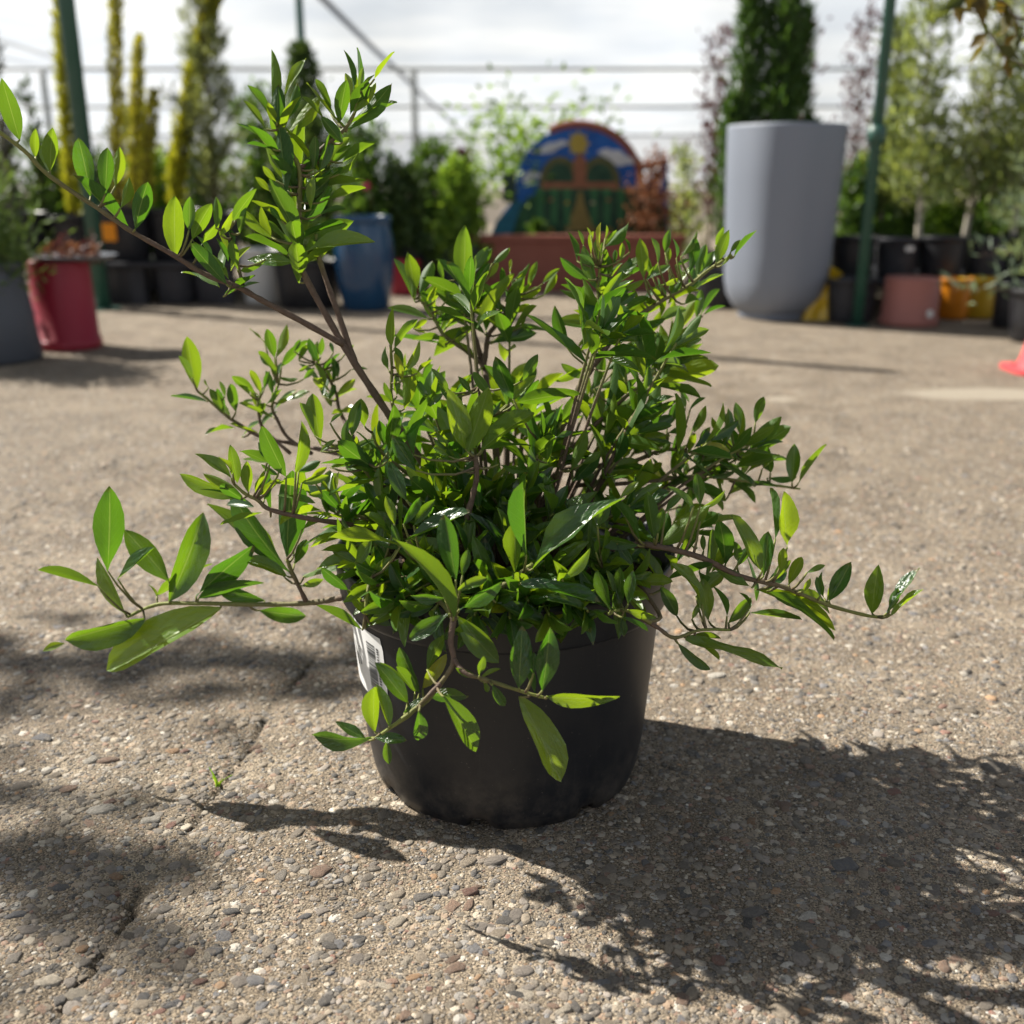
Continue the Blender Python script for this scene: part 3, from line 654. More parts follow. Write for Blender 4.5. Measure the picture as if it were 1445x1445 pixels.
# ---- long low branch to the right
r1 = stem([(800, 775, .77), (893, 769, .725), (932, 772, .715), (990, 787, .71), (1044, 813, .71), (1099, 826, .715), (1127, 837, .715), (1172, 855, .72), (1231, 870, .725), (1255, 868, .73)], .003, .0012, True)
r2 = stem([(905, 872, .69), (930, 887, .69), (952, 900, .69), (988, 889, .695), (1030, 889, .70)], .0018, .001, y0=.4)
traced(840, 540, 4.25, .715, r1, [
 (630,740,605,540,.35),(640,750,790,665,.2),(590,740,460,610,.2),(780,1090,760,790,-.35),(1000,1130,810,790,.25),(850,1100,940,980,-.5),(860,1080,830,950,.35),(1010,1160,1040,890,.4),(1110,1130,1130,990,-.5),
 (1150,990,1130,650,.3),(1080,940,1055,630,.04),(1160,1210,1240,1050,-.45),(1270,1140,1380,1095,.3),(940,1230,705,1110,.25),(960,1240,1445,1430,.13),(1180,1250,1440,1350,.2),(1250,1250,1290,1170,.4),
 (1390,1310,1445,1160,.3),(1350,1280,1330,1160,.3),(650,1010,640,910,-.5),(490,1400,400,1230,.4),(580,1420,630,1320,.3),(680,1430,640,1160,.35),(640,1330,530,1070,.1),(800,1440,940,1290,.4),(790,1400,740,1200,.1),(930,1340,880,1240,.15)], prio=1.8)
traced(850, 450, 2.89, .725, r1, [(1100,1200,1120,1020,.4),(1160,1200,1300,1020,.1),(1170,1190,1205,1100,-.4),(1180,1205,1310,1105,.12),(925,1150,1015,990,.38),(905,1140,880,1040,.25),(670,1110,965,1245,.1)], prio=2)
traced(850, 450, 2.89, .69, r2, [(310,1325,445,1425,.22),(340,1300,725,1445,.1),(350,1300,480,1290,.15),(380,1310,475,1395,.03)], prio=2)
# ---- middle right
r3 = stem([(780, 670, .86), (840, 658, .87), (896, 650, .88), (941, 634, .88), (1005, 662 - 20, .88), (1052, 634, .88)], .003, .0012, True)
stem([(800, 690, .85), (870, 683, .86), (918, 679, .87), (981, 672, .875), (1052, 679, .88), (1129, 690, .88)], .0026, .001, True)
stem([(981, 672, .875), (1010, 658, .88), (1040, 640, .88), (1062, 625, .88)], .0015, .001, y0=.4)
traced(840, 540, 4.25, .88, r3, [
 (960,240,1010,80,-.4),(910,380,1125,210,-.35),(880,330,850,120,.32),(770,330,700,205,.25),(820,300,780,185,.35),(970,390,1130,355,.12),(1180,600,1195,365,.38),(1215,610,1385,370,.08),(1050,540,1030,385,.45),
 (1000,520,1110,435,.15),(1030,570,1210,560,-.2),(800,590,975,680,.12),(430,270,490,120,.4),(590,300,670,140,-.3),(580,290,660,180,.3),(600,500,690,380,-.4),(620,370,690,265,.45),(720,480,770,350,-.3),
 (880,450,960,400,-.4),(440,300,560,260,-.4),(250,300,370,215,-.35),(70,265,240,185,-.3),(175,310,170,130,.15),(130,450,110,380,-.5),(470,480,560,370,-.35),(280,560,400,480,-.4),(460,540,540,480,.4),
 (570,160,660,85,-.2),(540,150,520,50,.3),(640,470,740,440,.3),(560,420,600,300,-.4),(820,420,780,320,-.4),(330,440,300,340,.4),(380,430,450,360,-.4),(700,560,860,540,.2),(520,560,380,580,.2)], prio=1.1)
# ---- upper right
r4 = stem([(770, 650, .86), (800, 590, .88)] + crop(780, 310, 4.983, [(210, 1150), (330, 970), (430, 830), (600, 680), (800, 550), (960, 460), (1100, 350), (1260, 250)], (.89, .91)), .0034, .0012, True)
stem(crop(780, 310, 4.983, [(430, 830), (370, 730), (330, 640), (320, 480), (330, 330)], .90), .0022, .001, y0=.3)
traced(780, 310, 4.983, .90, r4, [
 (330,630,340,480,-.55),(300,620,70,440,.1),(380,770,25,690,.25),(250,420,35,280,-.3),(240,380,105,315,-.3),(305,480,215,180,.3),(380,470,345,180,.3),(270,530,50,490,-.2),(400,490,630,310,.15),(430,460,620,235,.28),
 (365,190,560,40,-.3),(360,180,450,70,.35),(430,310,440,210,-.45),(480,280,490,160,.4),(640,410,610,130,-.35),(170,290,120,85,.15),(215,180,185,70,.25),(270,240,290,80,.15),(330,220,340,20,.15),(370,130,375,35,.2),
 (270,110,245,50,.25),(540,230,520,120,-.15),(740,300,700,120,.2),(790,230,820,70,.5),(800,320,820,195,-.45),(870,270,870,130,.15),(900,260,1020,90,-.2),(960,370,1020,110,-.3),(1020,390,1080,170,-.35),(1140,190,1200,45,.3),
 (1150,300,1230,75,-.4),(1250,230,1320,140,-.4),(1280,250,1440,80,.12),(1190,320,1260,230,-.2),(650,430,745,305,.3),(660,420,830,325,.25),(860,320,960,280,-.3),(430,500,640,420,-.2),(350,640,540,490,.3),(430,620,590,510,.35),
 (500,640,670,530,-.3),(430,720,770,610,-.25),(470,780,790,690,.25),(460,860,820,830,.15),(340,930,350,790,.4),(180,890,270,770,-.25),(200,910,340,780,-.25),(290,970,300,850,-.3),(640,580,740,570,-.3),(830,520,910,440,-.4),
 (680,520,780,460,.2),(300,330,160,240,.2),(320,300,290,130,.2),(420,380,400,250,.3),(560,380,540,260,.3),(700,400,660,260,.3),(900,420,880,300,-.3),(760,460,900,400,.2)], prio=1.2)
r5 = stem([(800, 640, .85)] + crop(780, 310, 4.983, [(420, 1330), (520, 1240), (640, 1150), (720, 1070)], .865), .0026, .0012, True)
traced(780, 310, 4.983, .865, r5, [
 (600,1150,510,970,.28),(640,1120,560,870,-.35),(500,1110,450,970,-.35),(720,1070,690,890,.25),(740,1080,980,905,.15),(840,1020,980,970,-.15),(720,1170,1050,1235,.08),(520,1230,460,1120,-.5),(740,1140,830,1030,-.3),
 (290,1190,460,1120,-.2),(380,1060,500,950,-.3),(760,1100,720,950,-.3),(240,1120,60,1010,.3),(220,1040,20,1150,.25),(100,900,0,620,.3)], prio=1.2)
r6 = stem([(840, 640, .93), (900, 550, .97)] + crop(780, 310, 4.983, [(830, 870), (900, 800), (1050, 680)], 1.0), .0024, .001, True)
traced(780, 310, 4.983, 1.0, r6, [(1010,690,1040,490,.35),(910,760,1000,570,-.4),(1040,670,1180,490,.15),(1060,670,1210,590,.15),(820,860,940,820,.25),(830,690,850,560,.4),(880,740,900,610,.4),(790,880,900,910,.08),(700,800,760,640,.35),(640,820,600,690,-.3)])
# ---- centre back
cb = stem([(700, 640, .88), (690, 560, .92)] + crop(540, 320, 5.558, [(800, 1130), (750, 1050), (620, 950), (480, 850), (380, 680), (280, 560)], .94), .0036, .0012, True)
stem(crop(540, 320, 5.558, [(790, 1110), (750, 950), (710, 800), (710, 680), (730, 480)], .945), .0028, .0012)
stem(crop(540, 320, 5.558, [(790, 1110), (810, 980), (830, 850), (900, 760), (980, 640), (1040, 530)], .94), .0028, .0012)
traced(540, 320, 5.558, .94, cb, [
 (250,590,115,225,.22),(240,560,230,190,-.3),(290,530,390,265,-.42),(340,590,455,440,.25),(350,720,45,610,.2),(500,890,235,870,.12),(410,580,440,490,-.3),(700,370,830,140,.35),(720,330,870,170,-.3),(860,290,995,160,-.3),
 (830,400,915,270,-.3),(940,470,935,315,.35),(720,440,840,280,.4),(640,400,540,300,.4),(740,570,650,410,-.4),(910,590,765,440,-.3),(960,580,1120,390,-.4),(1050,410,1100,350,-.4),(1140,470,1215,270,.3),(1020,600,1245,470,-.3),
 (1000,690,1160,610,.3),(810,820,820,575,-.4),(870,630,960,640,-.5),(800,840,640,705,-.25),(870,910,1210,840,.25),(880,890,1120,800,.3),(1090,780,1110,670,-.5),(500,580,510,460,.5),(550,560,630,490,.2),(440,740,620,650,-.35),
 (570,870,670,770,-.3),(710,1000,600,890,.25),(480,420,440,260,-.3),(1000,350,1010,250,.3),(1020,420,1160,290,-.2),(1250,450,1390,330,.25),(1260,540,1360,370,-.3),(640,700,560,560,.4),(700,620,600,520,.35),(860,740,760,640,.4),
 (460,700,380,600,-.4),(620,620,540,430,-.35),(920,660,860,500,.35),(240,800,350,730,-.4),(330,830,210,760,.35)], prio=1.2)
tw = stem([(600, 660, .83), (556, 580, .83), (553, 518, .83), (551, 487, .83)], .0022, .0011, True, y0=.5)
traced(540, 320, 5.558, .83, tw, [(70,940,50,630,-.25),(95,950,245,705,-.25),(160,1080,100,940,-.5),(170,1130,320,910,.25),(160,1200,90,990,.3),(50,1130,0,950,.25),(170,1430,220,1110,-.35),(80,1380,10,1220,-.3),(270,1150,395,1040,.1),(110,1330,100,1150,.3)], prio=1.4)
# ---- centre rosette
c5 = stem(crop(540, 500, 4.516, [(540, 1080), (575, 900), (600, 780), (590, 650)], .745), .003, .0018, True, y1=.6)
traced(540, 500, 4.516, .745, c5, [
 (525,600,440,240,.4),(540,620,690,215,-.38),(630,610,940,320,-.3),(640,610,930,525,.08),(600,800,610,980,-.7),(30,680,300,390,.08),(200,640,240,240,.15),(210,740,60,510,.5),(150,930,40,680,.35),(490,730,345,650,.2),
 (420,650,320,590,.35),(740,700,930,740,.2),(900,1290,910,750,.1)], prio=2)
traced(540, 500, 4.516, .80, c5, [
 (800,320,990,140,.25),(790,320,705,60,.15),(830,280,720,10,.4),(890,170,990,0,-.4),(850,310,1240,200,-.25),(690,260,580,110,-.4),(430,270,310,90,.2),(1050,690,1050,460,-.4),(1200,740,1290,480,-.3),(1210,810,1400,620,-.35),
 (1270,700,1390,620,-.4),(1110,530,1210,490,.4),(690,1000,780,1080,.5),(600,1060,690,1140,-.35),(720,920,930,860,.2),(690,890,760,720,.1),(720,900,880,780,.15),(1030,560,1000,360,.15),(440,680,360,500,.25),(220,1110,570,1010,.15),
 (400,240,300,330,.3),(330,480,230,380,.35),(560,240,480,140,.35),(640,420,760,300,.3),(960,640,1080,560,.3),(920,780,1090,800,.15)], prio=1.3)
for px, py, Yd, n_, L_, ax in [(391, 178, .845, 6, .045, (-.1, 0, 1)), (500, 128, .85, 6, .04, (.25, 0, 1)), (422, 245, .85, 7, .052, (0, .1, 1)), (421, 300, .85, 8, .055, (0, .2, 1)), (424, 345, .85, 6, .052, (.05, .2, 1)), (470, 210, .85, 5, .045, (.4, .1, 1)), (365, 570, .955, 5, .034, (0, 0, 1)), (385, 545, .955, 5, .034, (.05, 0, 1)), (448, 515, .965, 6, .036, (-.1, 0, 1)), (318, 578, .955, 4, .034, (-.5, 0, 1)), (470, 540, .96, 6, .036, (.1, 0, 1)),
    (848, 425, .91, 7, .045, (-.05, 0, 1)), (850, 385, .91, 6, .04, (0, 0, 1)), (905, 430, .92, 6, .042, (.3, 0, 1)), (950, 410, .92, 6, .04, (.4, 0, 1)), (990, 385, .92, 5, .04, (.5, 0, 1)), (880, 470, .93, 7, .045, (.2, .1, 1)), (670, 420, .95, 7, .042, (0, 0, 1)), (610, 440, .95, 6, .042, (-.3, 0, 1)), (722, 425, .95, 6, .042, (.3, 0, 1)), (335, 700, .765, 5, .045, (-.8, -.1, .6)), (300, 365, .83, 5, .04, (-.2, 0, 1)), (322, 355, .83, 5, .036, (0, 0, 1)),
    (470, 700, .79, 6, .045, (-.4, -.2, 1)), (430, 690, .78, 5, .045, (-.5, -.2, .8)), (1000, 655, .89, 6, .045, (.4, -.1, 1)), (950, 660, .885, 6, .045, (.2, -.1, 1)), (1050, 670, .89, 5, .042, (.6, -.1, 1)), (960, 780, .73, 5, .045, (.4, 0, 1)), (1010, 795, .725, 5, .045, (.5, 0, 1)), (1090, 820, .725, 4, .04, (.6, 0, 1))]:
    rosette(at(px, py, Yd), ax, n_, L_, tall if px < 520 and py < 400 else cb, 1.0, .8); JOIN.append((at(px, py, Yd) - Vector(ax).normalized() * .03, 0))
# low shoots leaning over the front of the rim
for px, py, Yd, L_, ax in [(520, 800, .735, .05, (-.5, -.6, .7)), (555, 815, .72, .05, (-.3, -.7, .6)), (600, 800, .715, .048, (-.2, -.7, .8)), (585, 835, .70, .045, (-.3, -.9, .3)), (690, 820, .70, .05, (0, -.7, .7)), (735, 815, .70, .05, (.1, -.7, .8)), (770, 800, .71, .05, (.2, -.6, .9)), (800, 830, .70, .046, (.2, -.9, .4)), (850, 800, .715, .05, (.4, -.6, .8)), (890, 815, .72, .046, (.5, -.6, .6)), (660, 775, .73, .052, (0, -.4, 1)), (720, 760, .735, .052, (.1, -.3, 1)), (560, 760, .745, .052, (-.4, -.3, 1)), (610, 740, .75, .052, (-.2, -.3, 1)), (820, 760, .74, .052, (.3, -.3, 1)), (780, 725, .755, .052, (.2, -.2, 1)), (500, 770, .76, .05, (-.7, -.3, .8)), (540, 720, .77, .052, (-.3, -.2, 1)), (480, 720, .78, .048, (-.6, -.1, .8)), (650, 700, .77, .052, (0, -.2, 1)), (560, 850, .682, .045, (-.3, -.8, .2)), (690, 845, .675, .046, (0, -.9, .3)), (745, 848, .675, .045, (.2, -.9, .2)), (805, 845, .68, .045, (.3, -.9, .2)), (610, 862, .672, .042, (-.2, -.8, -.1)), (670, 868, .668, .042, (0, -.8, -.1)), (720, 872, .668, .04, (.1, -.8, -.2)), (775, 868, .67, .042, (.2, -.8, -.1)), (830, 862, .675, .042, (.3, -.8, -.1)), (535, 825, .70, .046, (-.5, -.8, .3)), (880, 838, .69, .045, (.5, -.8, .2))]:
    p = at(px, py, Yd); c0 = Vector((PX + (p.x - PX) * .35, PY + (p.y - PY) * .35, .168)); m_ = c0.lerp(p, .6) + Vector((0, 0, .012))
    br = stem([tuple(c0), tuple(m_), tuple(p)], .0018, .001); rosette(p, ax, R.choice((6, 7, 8)), L_, br, 1.0, .9)
# ---- inner twigs that fill the body of the shrub
ELL = [(720, 640, 235, 95, 27), (880, 505, 105, 95, 13), (545, 690, 110, 50, 6), (985, 640, 85, 38, 6), (680, 430, 65, 45, 4), (930, 730, 120, 40, 6), (640, 560, 90, 45, 5), (720, 735, 200, 40, 5)]
for cx, cy, rx, ry, n in ELL:
    for k in range(n):
        a, q = R.uniform(0, 6.283), math.sqrt(R.random())
        x, y = cx + rx * q * math.cos(a), cy + ry * q * math.sin(a)
        Yd = R.uniform(.79, .98) if y < 620 else R.uniform(.77, .93)
        p = at(x, y, Yd)
        if p.z < .205: p.z = R.uniform(.21, .235)
        ax = Vector(((p.x - PX) * R.uniform(.6, 1.6), (p.y - PY) * 1.2 + R.uniform(-.05, .03), R.uniform(.06, .22)))
        c0 = Vector((PX + (p.x - PX) * .3, PY + (p.y - PY) * .3, .168)); m_ = c0.lerp(p, .55) + Vector((0, 0, .01))
        br = stem([tuple(c0), tuple(m_), tuple(p)], .0018, .001)
        rosette(p, ax, R.choice((6, 7, 8)), R.uniform(.044, .062), br, 1.0, .5)

ALLP = np.array([tuple(p) for st in STEMS for p in st[0]]); OWN = [si for si, st in enumerate(STEMS) for _ in st[0]]
TW = {}
for b, br in JOIN:                                    # short green twigs between leaf bases and the nearest stem
    dd = np.linalg.norm(ALLP - np.array(tuple(b)), axis=1) + np.maximum(0, ALLP[:, 2] - b.z) * .8
    i = int(dd.argmin()); q = Vector(ALLP[i]); ln = (q - b).length
    if .003 < ln < .055:
        up_ = Vector((0, 0, 1)); TW.setdefault(OWN[i], []).append(tube_vf([q, q.lerp(b, .35) - up_ * ln * .10, q.lerp(b, .75) - up_ * ln * .08, b], [.0012, .001, .0009, .0007], 5))
branch_obs = []
for si, (P, r0, r1_, y0, y1) in enumerate(STEMS):
    k = len(P); V, F = tube_vf([p - O for p in P], [(r0 + (r1_ - r0) * (i / (k - 1))) * (1 + .10 * math.sin(i * 2.1) + .05 * R.uniform(-1, 1)) for i in range(k)], 7)
    ages = [y0 + (y1 - y0) * (i // 7) / (k - 1) for i in range(len(V))]
    for tv, tf in TW.get(si, []):
        nb_ = len(V); V += [p - O for p in tv]; F += [tuple(j + nb_ for j in f) for f in tf]; ages += [.55 + .4 * (j // 5) / 3 for j in range(len(tv))]
    me = py_mesh('branch', V, F, True); a = me.attributes.new('age', 'FLOAT', 'POINT')
    a.data.foreach_set('value', ages)
    branch_obs.append(obj('branch', me, M_stem, shrub))
LEAVES.sort(key=lambda q: -q[3])
for m, var, br, s in LEAVES[:300]:
    o = obj('leaf', LM[var], None, branch_obs[br]); o.matrix_local = m
BV, BF, BR, BU = [], [], [], []
for m, var, br, s in LEAVES[300:]:
    V, F, UV = LV[var]; b = len(BV); BV += [m @ Vector(v) for v in V]; BF += [tuple(i + b for i in f) for f in F]; BR += [R.random()] * len(V); BU += UV
me = py_mesh('foliage', BV, BF, True); ul = me.uv_layers.new(name='leaf'); li = np.empty(len(me.loops), np.int32); me.loops.foreach_get('vertex_index', li)
ul.data.foreach_set('uv', np.array(BU, np.float32)[li].ravel())
a = me.attributes.new('rnd', 'FLOAT', 'POINT'); a.data.foreach_set('value', BR)
fo = obj('foliage', me, M_leaf, shrub); fo['kind'] = 'stuff'
print('leaves', len(LEAVES), 'stems', len(STEMS))

# a weed in the joint
M_grass = foliage_mat('grass_blade', (.16, .30, .03), (.30, .42, .05), .4)
g = ground_at(307, 1108); wd = thing('weed', (g.x, g.y, -.002), 'tiny grass weed growing from the crack in the paving', 'weed')
for k, (dx, dz, dy, w) in enumerate([(-.006, .024, .0, .0017), (.013, .013, .002, .0013), (-.003, .015, -.003, .0012), (.004, .008, .003, .001)]):
    V, F = [], []
    for i in range(6):
        q = i / 5; c = Vector((dx * q ** 1.5, dy * q, dz * (q - .18 * q * q))); V += [c + Vector((-w * (1 - q) - .0002, 0, 0)), c + Vector((0, .0007, .0003)), c + Vector((w * (1 - q) + .0002, 0, 0))]
    for i in range(5):
        for j in (0, 1): F.append((i * 3 + j, i * 3 + j + 1, i * 3 + j + 4, i * 3 + j + 3))
    me = py_mesh('blade', V, F, True); a = me.attributes.new('rnd', 'FLOAT', 'POINT'); a.data.foreach_set('value', [k / 3] * len(V)); obj('blade', me, M_grass, wd)
# ------------------------------------------------------------------ background: pots, benches, plants
M_blk = plastic('black_plastic', (.014, .0145, .018), .42, .4, .3, 8)
M_blk2 = plastic('dusty_black_plastic', (.024, .025, .032), .5, .35, .4, 6)
M_slate = plastic('slate_grey_glaze', (.20, .225, .275), .5, .35, .12, 3)
M_grey = plastic('dark_grey_resin', (.075, .085, .105), .5, .35, .2, 4)
M_red = plastic('crimson_plastic', (.30, .015, .035), .4, .4, .12, 5)
M_terra = plastic('faded_terracotta_plastic', (.36, .145, .12), .55, .3, .25, 6)
M_orange = plastic('orange_plastic', (.62, .21, .005), .4, .4, .1, 5)
M_mustard = plastic('mustard_plastic', (.42, .26, .006), .42, .4, .1, 5)
M_white = plastic('white_plastic', (.62, .62, .6), .45, .4, .2, 5)
M_tag = plastic('orange_tag', (.85, .30, .01), .5, .3, .05)
M_wtag = plastic('white_tag', (.75, .75, .74), .5, .3, .05)
M_bsoil = bark_mat('background_soil', (.02, .014, .01), (.06, .045, .03), 40)
t = NT('blue_ceramic_glaze'); n1 = t.noise(7, 5); M_blue = t.done(t.bsdf(t.mix(n1, (.008, .035, .095), (.018, .085, .18)), .2, .6, t.bump(n1, .1, .004)))
B_brown = bark_mat('brown_bark', (.07, .045, .03), (.17, .12, .085)); B_pale = bark_mat('pale_bark', (.30, .27, .21), (.55, .50, .42), 30)
def pot_spec(px, ybase, wt, wb, ytop):
    Yf = ground_at(px, ybase).y; s = (Yf * CT + CAMH * ST) / FPX; rb, rt = wb / 2 * s, wt / 2 * s; Yc = Yf + rb
    zc_ = Yc * CT + CAMH * ST
    return Vector(((px - CX) / FPX * zc_, Yc, 0)), rt, rb, at(px, ytop, Yc - rt * .6).z
def round_pot(loc, rt, rb, h, mat, label, group=None, lip=True, inverted=False, soil=True):
    p = thing('plant_pot', loc, label, 'plant pot', group); k = rt / .14
    if inverted:
        V, F = lathe_vf([(rb, .0), (rb, .02), (rb * .97, .021), (rt * 1.02, h - .01), (rt, h), (0, h)], 40); obj('wall', py_mesh('wall', V, F, True), mat, p)
        V, F = lathe_vf([(rb * 1.001, .002), (rb * 1.03, .003), (rb * 1.03, .026), (rb * .98, .03)], 40); obj('rim', py_mesh('rim', V, F, True), mat, p); return p
    V, F = lathe_vf([(0, .004), (rb * .94, .002), (rb, .01), (rb + (rt * .95 - rb) * .5, h * .5), (rt * .95, h - .02)], 40); obj('wall', py_mesh('wall', V, F, True), mat, p)
    V, F = lathe_vf([(rt * .948, h - .022), (rt, h - .021), (rt * 1.01, h - .002), (rt, h), (rt * .96, h), (rt * .93, h - .05)], 40); obj('rim', py_mesh('rim', V, F, True), mat, p)
    if soil:
        V, F = lathe_vf([(rt * .94, h - .03), (0, h - .025)], 24); obj('soil', py_mesh('soil', V, F, True), M_bsoil, p)
    return p
def ppot(px, ybase, wt, wb, ytop, mat, label, group=None, **kw):
    l, rt, rb, h = pot_spec(px, ybase, wt, wb, ytop); return round_pot(l, rt, rb, h, mat, label, group, **kw), l, h
G_POTS = 'nursery pots lined up behind the paving'
def on_pot(p, mat, w, h, z, r, a=0.0):
    """a small card stuck to the front of a pot"""
    V = [(x, -r + .4 * (x * x) / r - .004, z + y) for y in (-h / 2, h / 2) for x in (-w / 2, 0, w / 2)]
    V += [(x, y + .002, z_) for x, y, z_ in V]
    o = obj('tag', py_mesh('tag', V, [(0, 1, 4, 3), (1, 2, 5, 4), (6, 9, 10, 7), (7, 10, 11, 8), (0, 6, 7, 1), (1, 7, 8, 2), (3, 4, 10, 9), (4, 5, 11, 10)]), mat, p); o.rotation_euler.z = a

# tall soft-square planter
l, rt, rb, h = pot_spec(1090, 453, 153, 90, 174)
tp_ = thing('tall_planter', l, 'tall slate grey planter with a rounded foot, standing on the paving', 'planter')
V, F = lathe_vf([(rb * .98, .0), (rb * 1.03, .004), (rb * 1.03, .020), (rb * .99, .026)], 64, 2.5, .5); obj('foot', py_mesh('foot', V, F, True), M_slate, tp_)
V, F = lathe_vf([(rb * .98, .022), (rb * 1.12, .03), (rt * .72, .045), (rt * .83, .085), (rt * .885, .14), (rt * .91, .24), (rt * .93, .36), (rt * .96, .5), (rt * .985, h - .01), (rt * .98, h), (rt * .90, h), (rt * .88, h - .03), (rt * .8, .25)], 64, 2.5, .5)
obj('wall', py_mesh('wall', V, F, True), M_slate, tp_)
TPY = l.y
# left foreground edge: grey planter and the upturned red pot with a tray
l, rt, rb, h = pot_spec(2, 518, 96, 116, 372); round_pot(l, rt, rb, h, M_grey, 'dark grey round planter cut by the left edge of the picture'); GPL, GPH = l, h
_, RPL, RPH = ppot(98, 497, 80, 90, 368, M_red, 'upturned crimson pot carrying a grey tray', inverted=True)
tr = thing('tray', RPL + Vector((.06, -.01, RPH + .001)), 'flat round grey tray lying on the upturned crimson pot', 'tray')
V, F = lathe_vf([(0, 0), (.10, 0), (.118, .010), (.124, .013), (.120, .0145), (.10, .006), (0, .005)], 40); obj('dish', py_mesh('dish', V, F, True), M_grey, tr)

# ---- foliage builders
NR_ = np.random.default_rng(21)
def unit(a): return a / np.maximum(np.linalg.norm(a, axis=1, keepdims=True), 1e-6)
def leaf_cards(name, P, D, L, W, mat, parent):
    n = len(P); D = unit(D); S = unit(np.cross(D, NR_.normal(size=(n, 3)))); Nn = np.cross(S, D)
    L = (np.broadcast_to(L, n) * NR_.uniform(.7, 1.25, n))[:, None]; W = (np.broadcast_to(W, n) * NR_.uniform(.8, 1.2, n))[:, None]
    mid = P + D * L * .45 + Nn * L * .06
    V = np.stack([P, mid + S * W * .5, P + D * L - Nn * L * .12, mid - S * W * .5], 1).reshape(-1, 3)
    b = (np.arange(n) * 4)[:, None]; F = np.concatenate([b + np.array([[0, 1, 2]]), b + np.array([[0, 2, 3]])], 1).reshape(-1, 3)
    me = np_mesh(name, V, F); a = me.attributes.new('rnd', 'FLOAT', 'POINT'); a.data.foreach_set('value', np.repeat(NR_.random(n), 4).astype(np.float32))
    return obj(name, me, mat, parent)
def column_tree(name, loc, h, r, n, L, W, mat, label, cat, lean=(0, 0), group=None, spires=((0, 0, 1.0),), bare=.03, loose=.25):
    th = thing(name, loc, label, cat, group); Ps, Ds = [], []; mb = MB()
    for sx, sy, sh in spires:
        m = int(n * sh / sum(q[2] for q in spires)); hh = h * sh
        z = (bare + (1 - bare) * NR_.random(m) ** .85)
        a = NR_.uniform(0, 2 * np.pi, m); lump = 1 + .30 * np.sin(z * 23 + a * 2 + sx * 50) * np.sin(z * 9 + a)
        sub = 1 + .55 * (np.sin(z * 61 + a * 5 + sx * 90) > .55)
        rr = sub * r * (np.sin(np.pi * np.clip(.12 + .88 * z, 0, 1)) ** .55 * .8 + .12) * lump * np.sqrt(NR_.uniform(.25, 1, m)) * (1 + loose * NR_.normal(size=m) * .5)
        out = np.stack([np.cos(a), np.sin(a), np.zeros(m)], 1)
        P = out * rr[:, None]; P[:, 2] = z * hh; P[:, 0] += sx + lean[0] * z ** 1.3; P[:, 1] += sy + lean[1] * z
        Ps.append(P); Ds.append(out * .55 + np.array([lean[0] / h, 0, 1.0]) + NR_.normal(size=(m, 3)) * .35)
        mb.add(*tube_vf([(0, 0, -.02), (sx, sy, hh * .15), (sx + lean[0] * .4, sy, hh * .5), (sx + lean[0] * .9, sy + lean[1] * .9, hh * .92)], [.012, .01, .007, .002], 6))
    mb.build('trunk', B_brown, th); leaf_cards('crown', np.concatenate(Ps), np.concatenate(Ds), L, W, mat, th); return th
def branch_tree(name, loc, h, spread, nb, nl, L, W, mat, label, cat, bark=B_brown, tr=.01, clear=.15, up=.8, droop=0.0, group=None, lean=(0, 0), leafup=.4, fat=.25, seed=0, topspread=.45):
    r = random.Random(seed + int(abs(loc[0]) * 999)); th = thing(name, loc, label, cat, group); mb = MB()
    tz = [0, .3, .6, 1.0]; tp0 = [Vector((lean[0] * q + r.uniform(-.012, .012) * (q > 0), lean[1] * q + r.uniform(-.012, .012) * (q > 0), -.02 + h * q)) for q in tz]
    T = spline(tp0, 5); mb.add(*tube_vf(T, [tr * (1 - .85 * i / (len(T) - 1)) for i in range(len(T))], 7)); P, D = [], []
    for k in range(nb):
        q = clear + (1 - clear) * (k + r.random()) / nb; i = min(len(T) - 1, int(q * (len(T) - 1))); b = T[i]; a = k * 2.4 + r.uniform(-.5, .5)
        ln = spread * (1 - (1 - topspread) * q) * r.uniform(.6, 1.15); d = Vector((math.cos(a), math.sin(a), up * r.uniform(.6, 1.3))).normalized()
        pts = [b + d * ln * s + Vector((0, 0, -droop * ln * s * s)) for s in (0, .35, .7, 1.0)]; mb.add(*tube_vf(pts, [tr * .35 * (1 - .7 * q), tr * .25 * (1 - .7 * q) + .0006, .0009, .0005], 4))
        for j in range(max(3, int(nl * ln / spread))):
            s = r.uniform(.12, 1.0) ** .8; c = b + d * ln * s + Vector((0, 0, -droop * ln * s * s)) + Vector((r.gauss(0, 1), r.gauss(0, 1), r.gauss(0, .8))) * fat * ln * .35
            P.append(c); D.append(d * .5 + Vector((r.gauss(0, .6), r.gauss(0, .6), r.gauss(leafup, .5))))
    mb.build('trunk', bark, th); leaf_cards('crown', np.array([tuple(p) for p in P]), np.array([tuple(p) for p in D]), L, W, mat, th); return th
F_gold = foliage_mat('golden_conifer_foliage', (.15, .18, .02), (.36, .37, .04), .4)
F_olive = foliage_mat('olive_conifer_foliage', (.19, .21, .03), (.40, .39, .06), .45)
F_dark = foliage_mat('dark_green_foliage', (.03, .06, .022), (.075, .125, .04), .35)
F_con = foliage_mat('cypress_foliage', (.03, .07, .02), (.075, .15, .035), .35)
F_mid = foliage_mat('mid_green_foliage', (.035, .085, .02), (.10, .18, .035), .35)
F_bright = foliage_mat('bright_green_foliage', (.07, .15, .025), (.19, .30, .05), .4)
F_feather = foliage_mat('grey_green_feathery_foliage', (.11, .14, .07), (.22, .26, .13), .4)
F_blue = foliage_mat('silver_green_foliage', (.09, .14, .09), (.24, .31, .22), .3)
F_maroon = foliage_mat('maroon_foliage', (.05, .018, .02), (.13, .045, .04), .3, tcol=(.2, .05, .04))
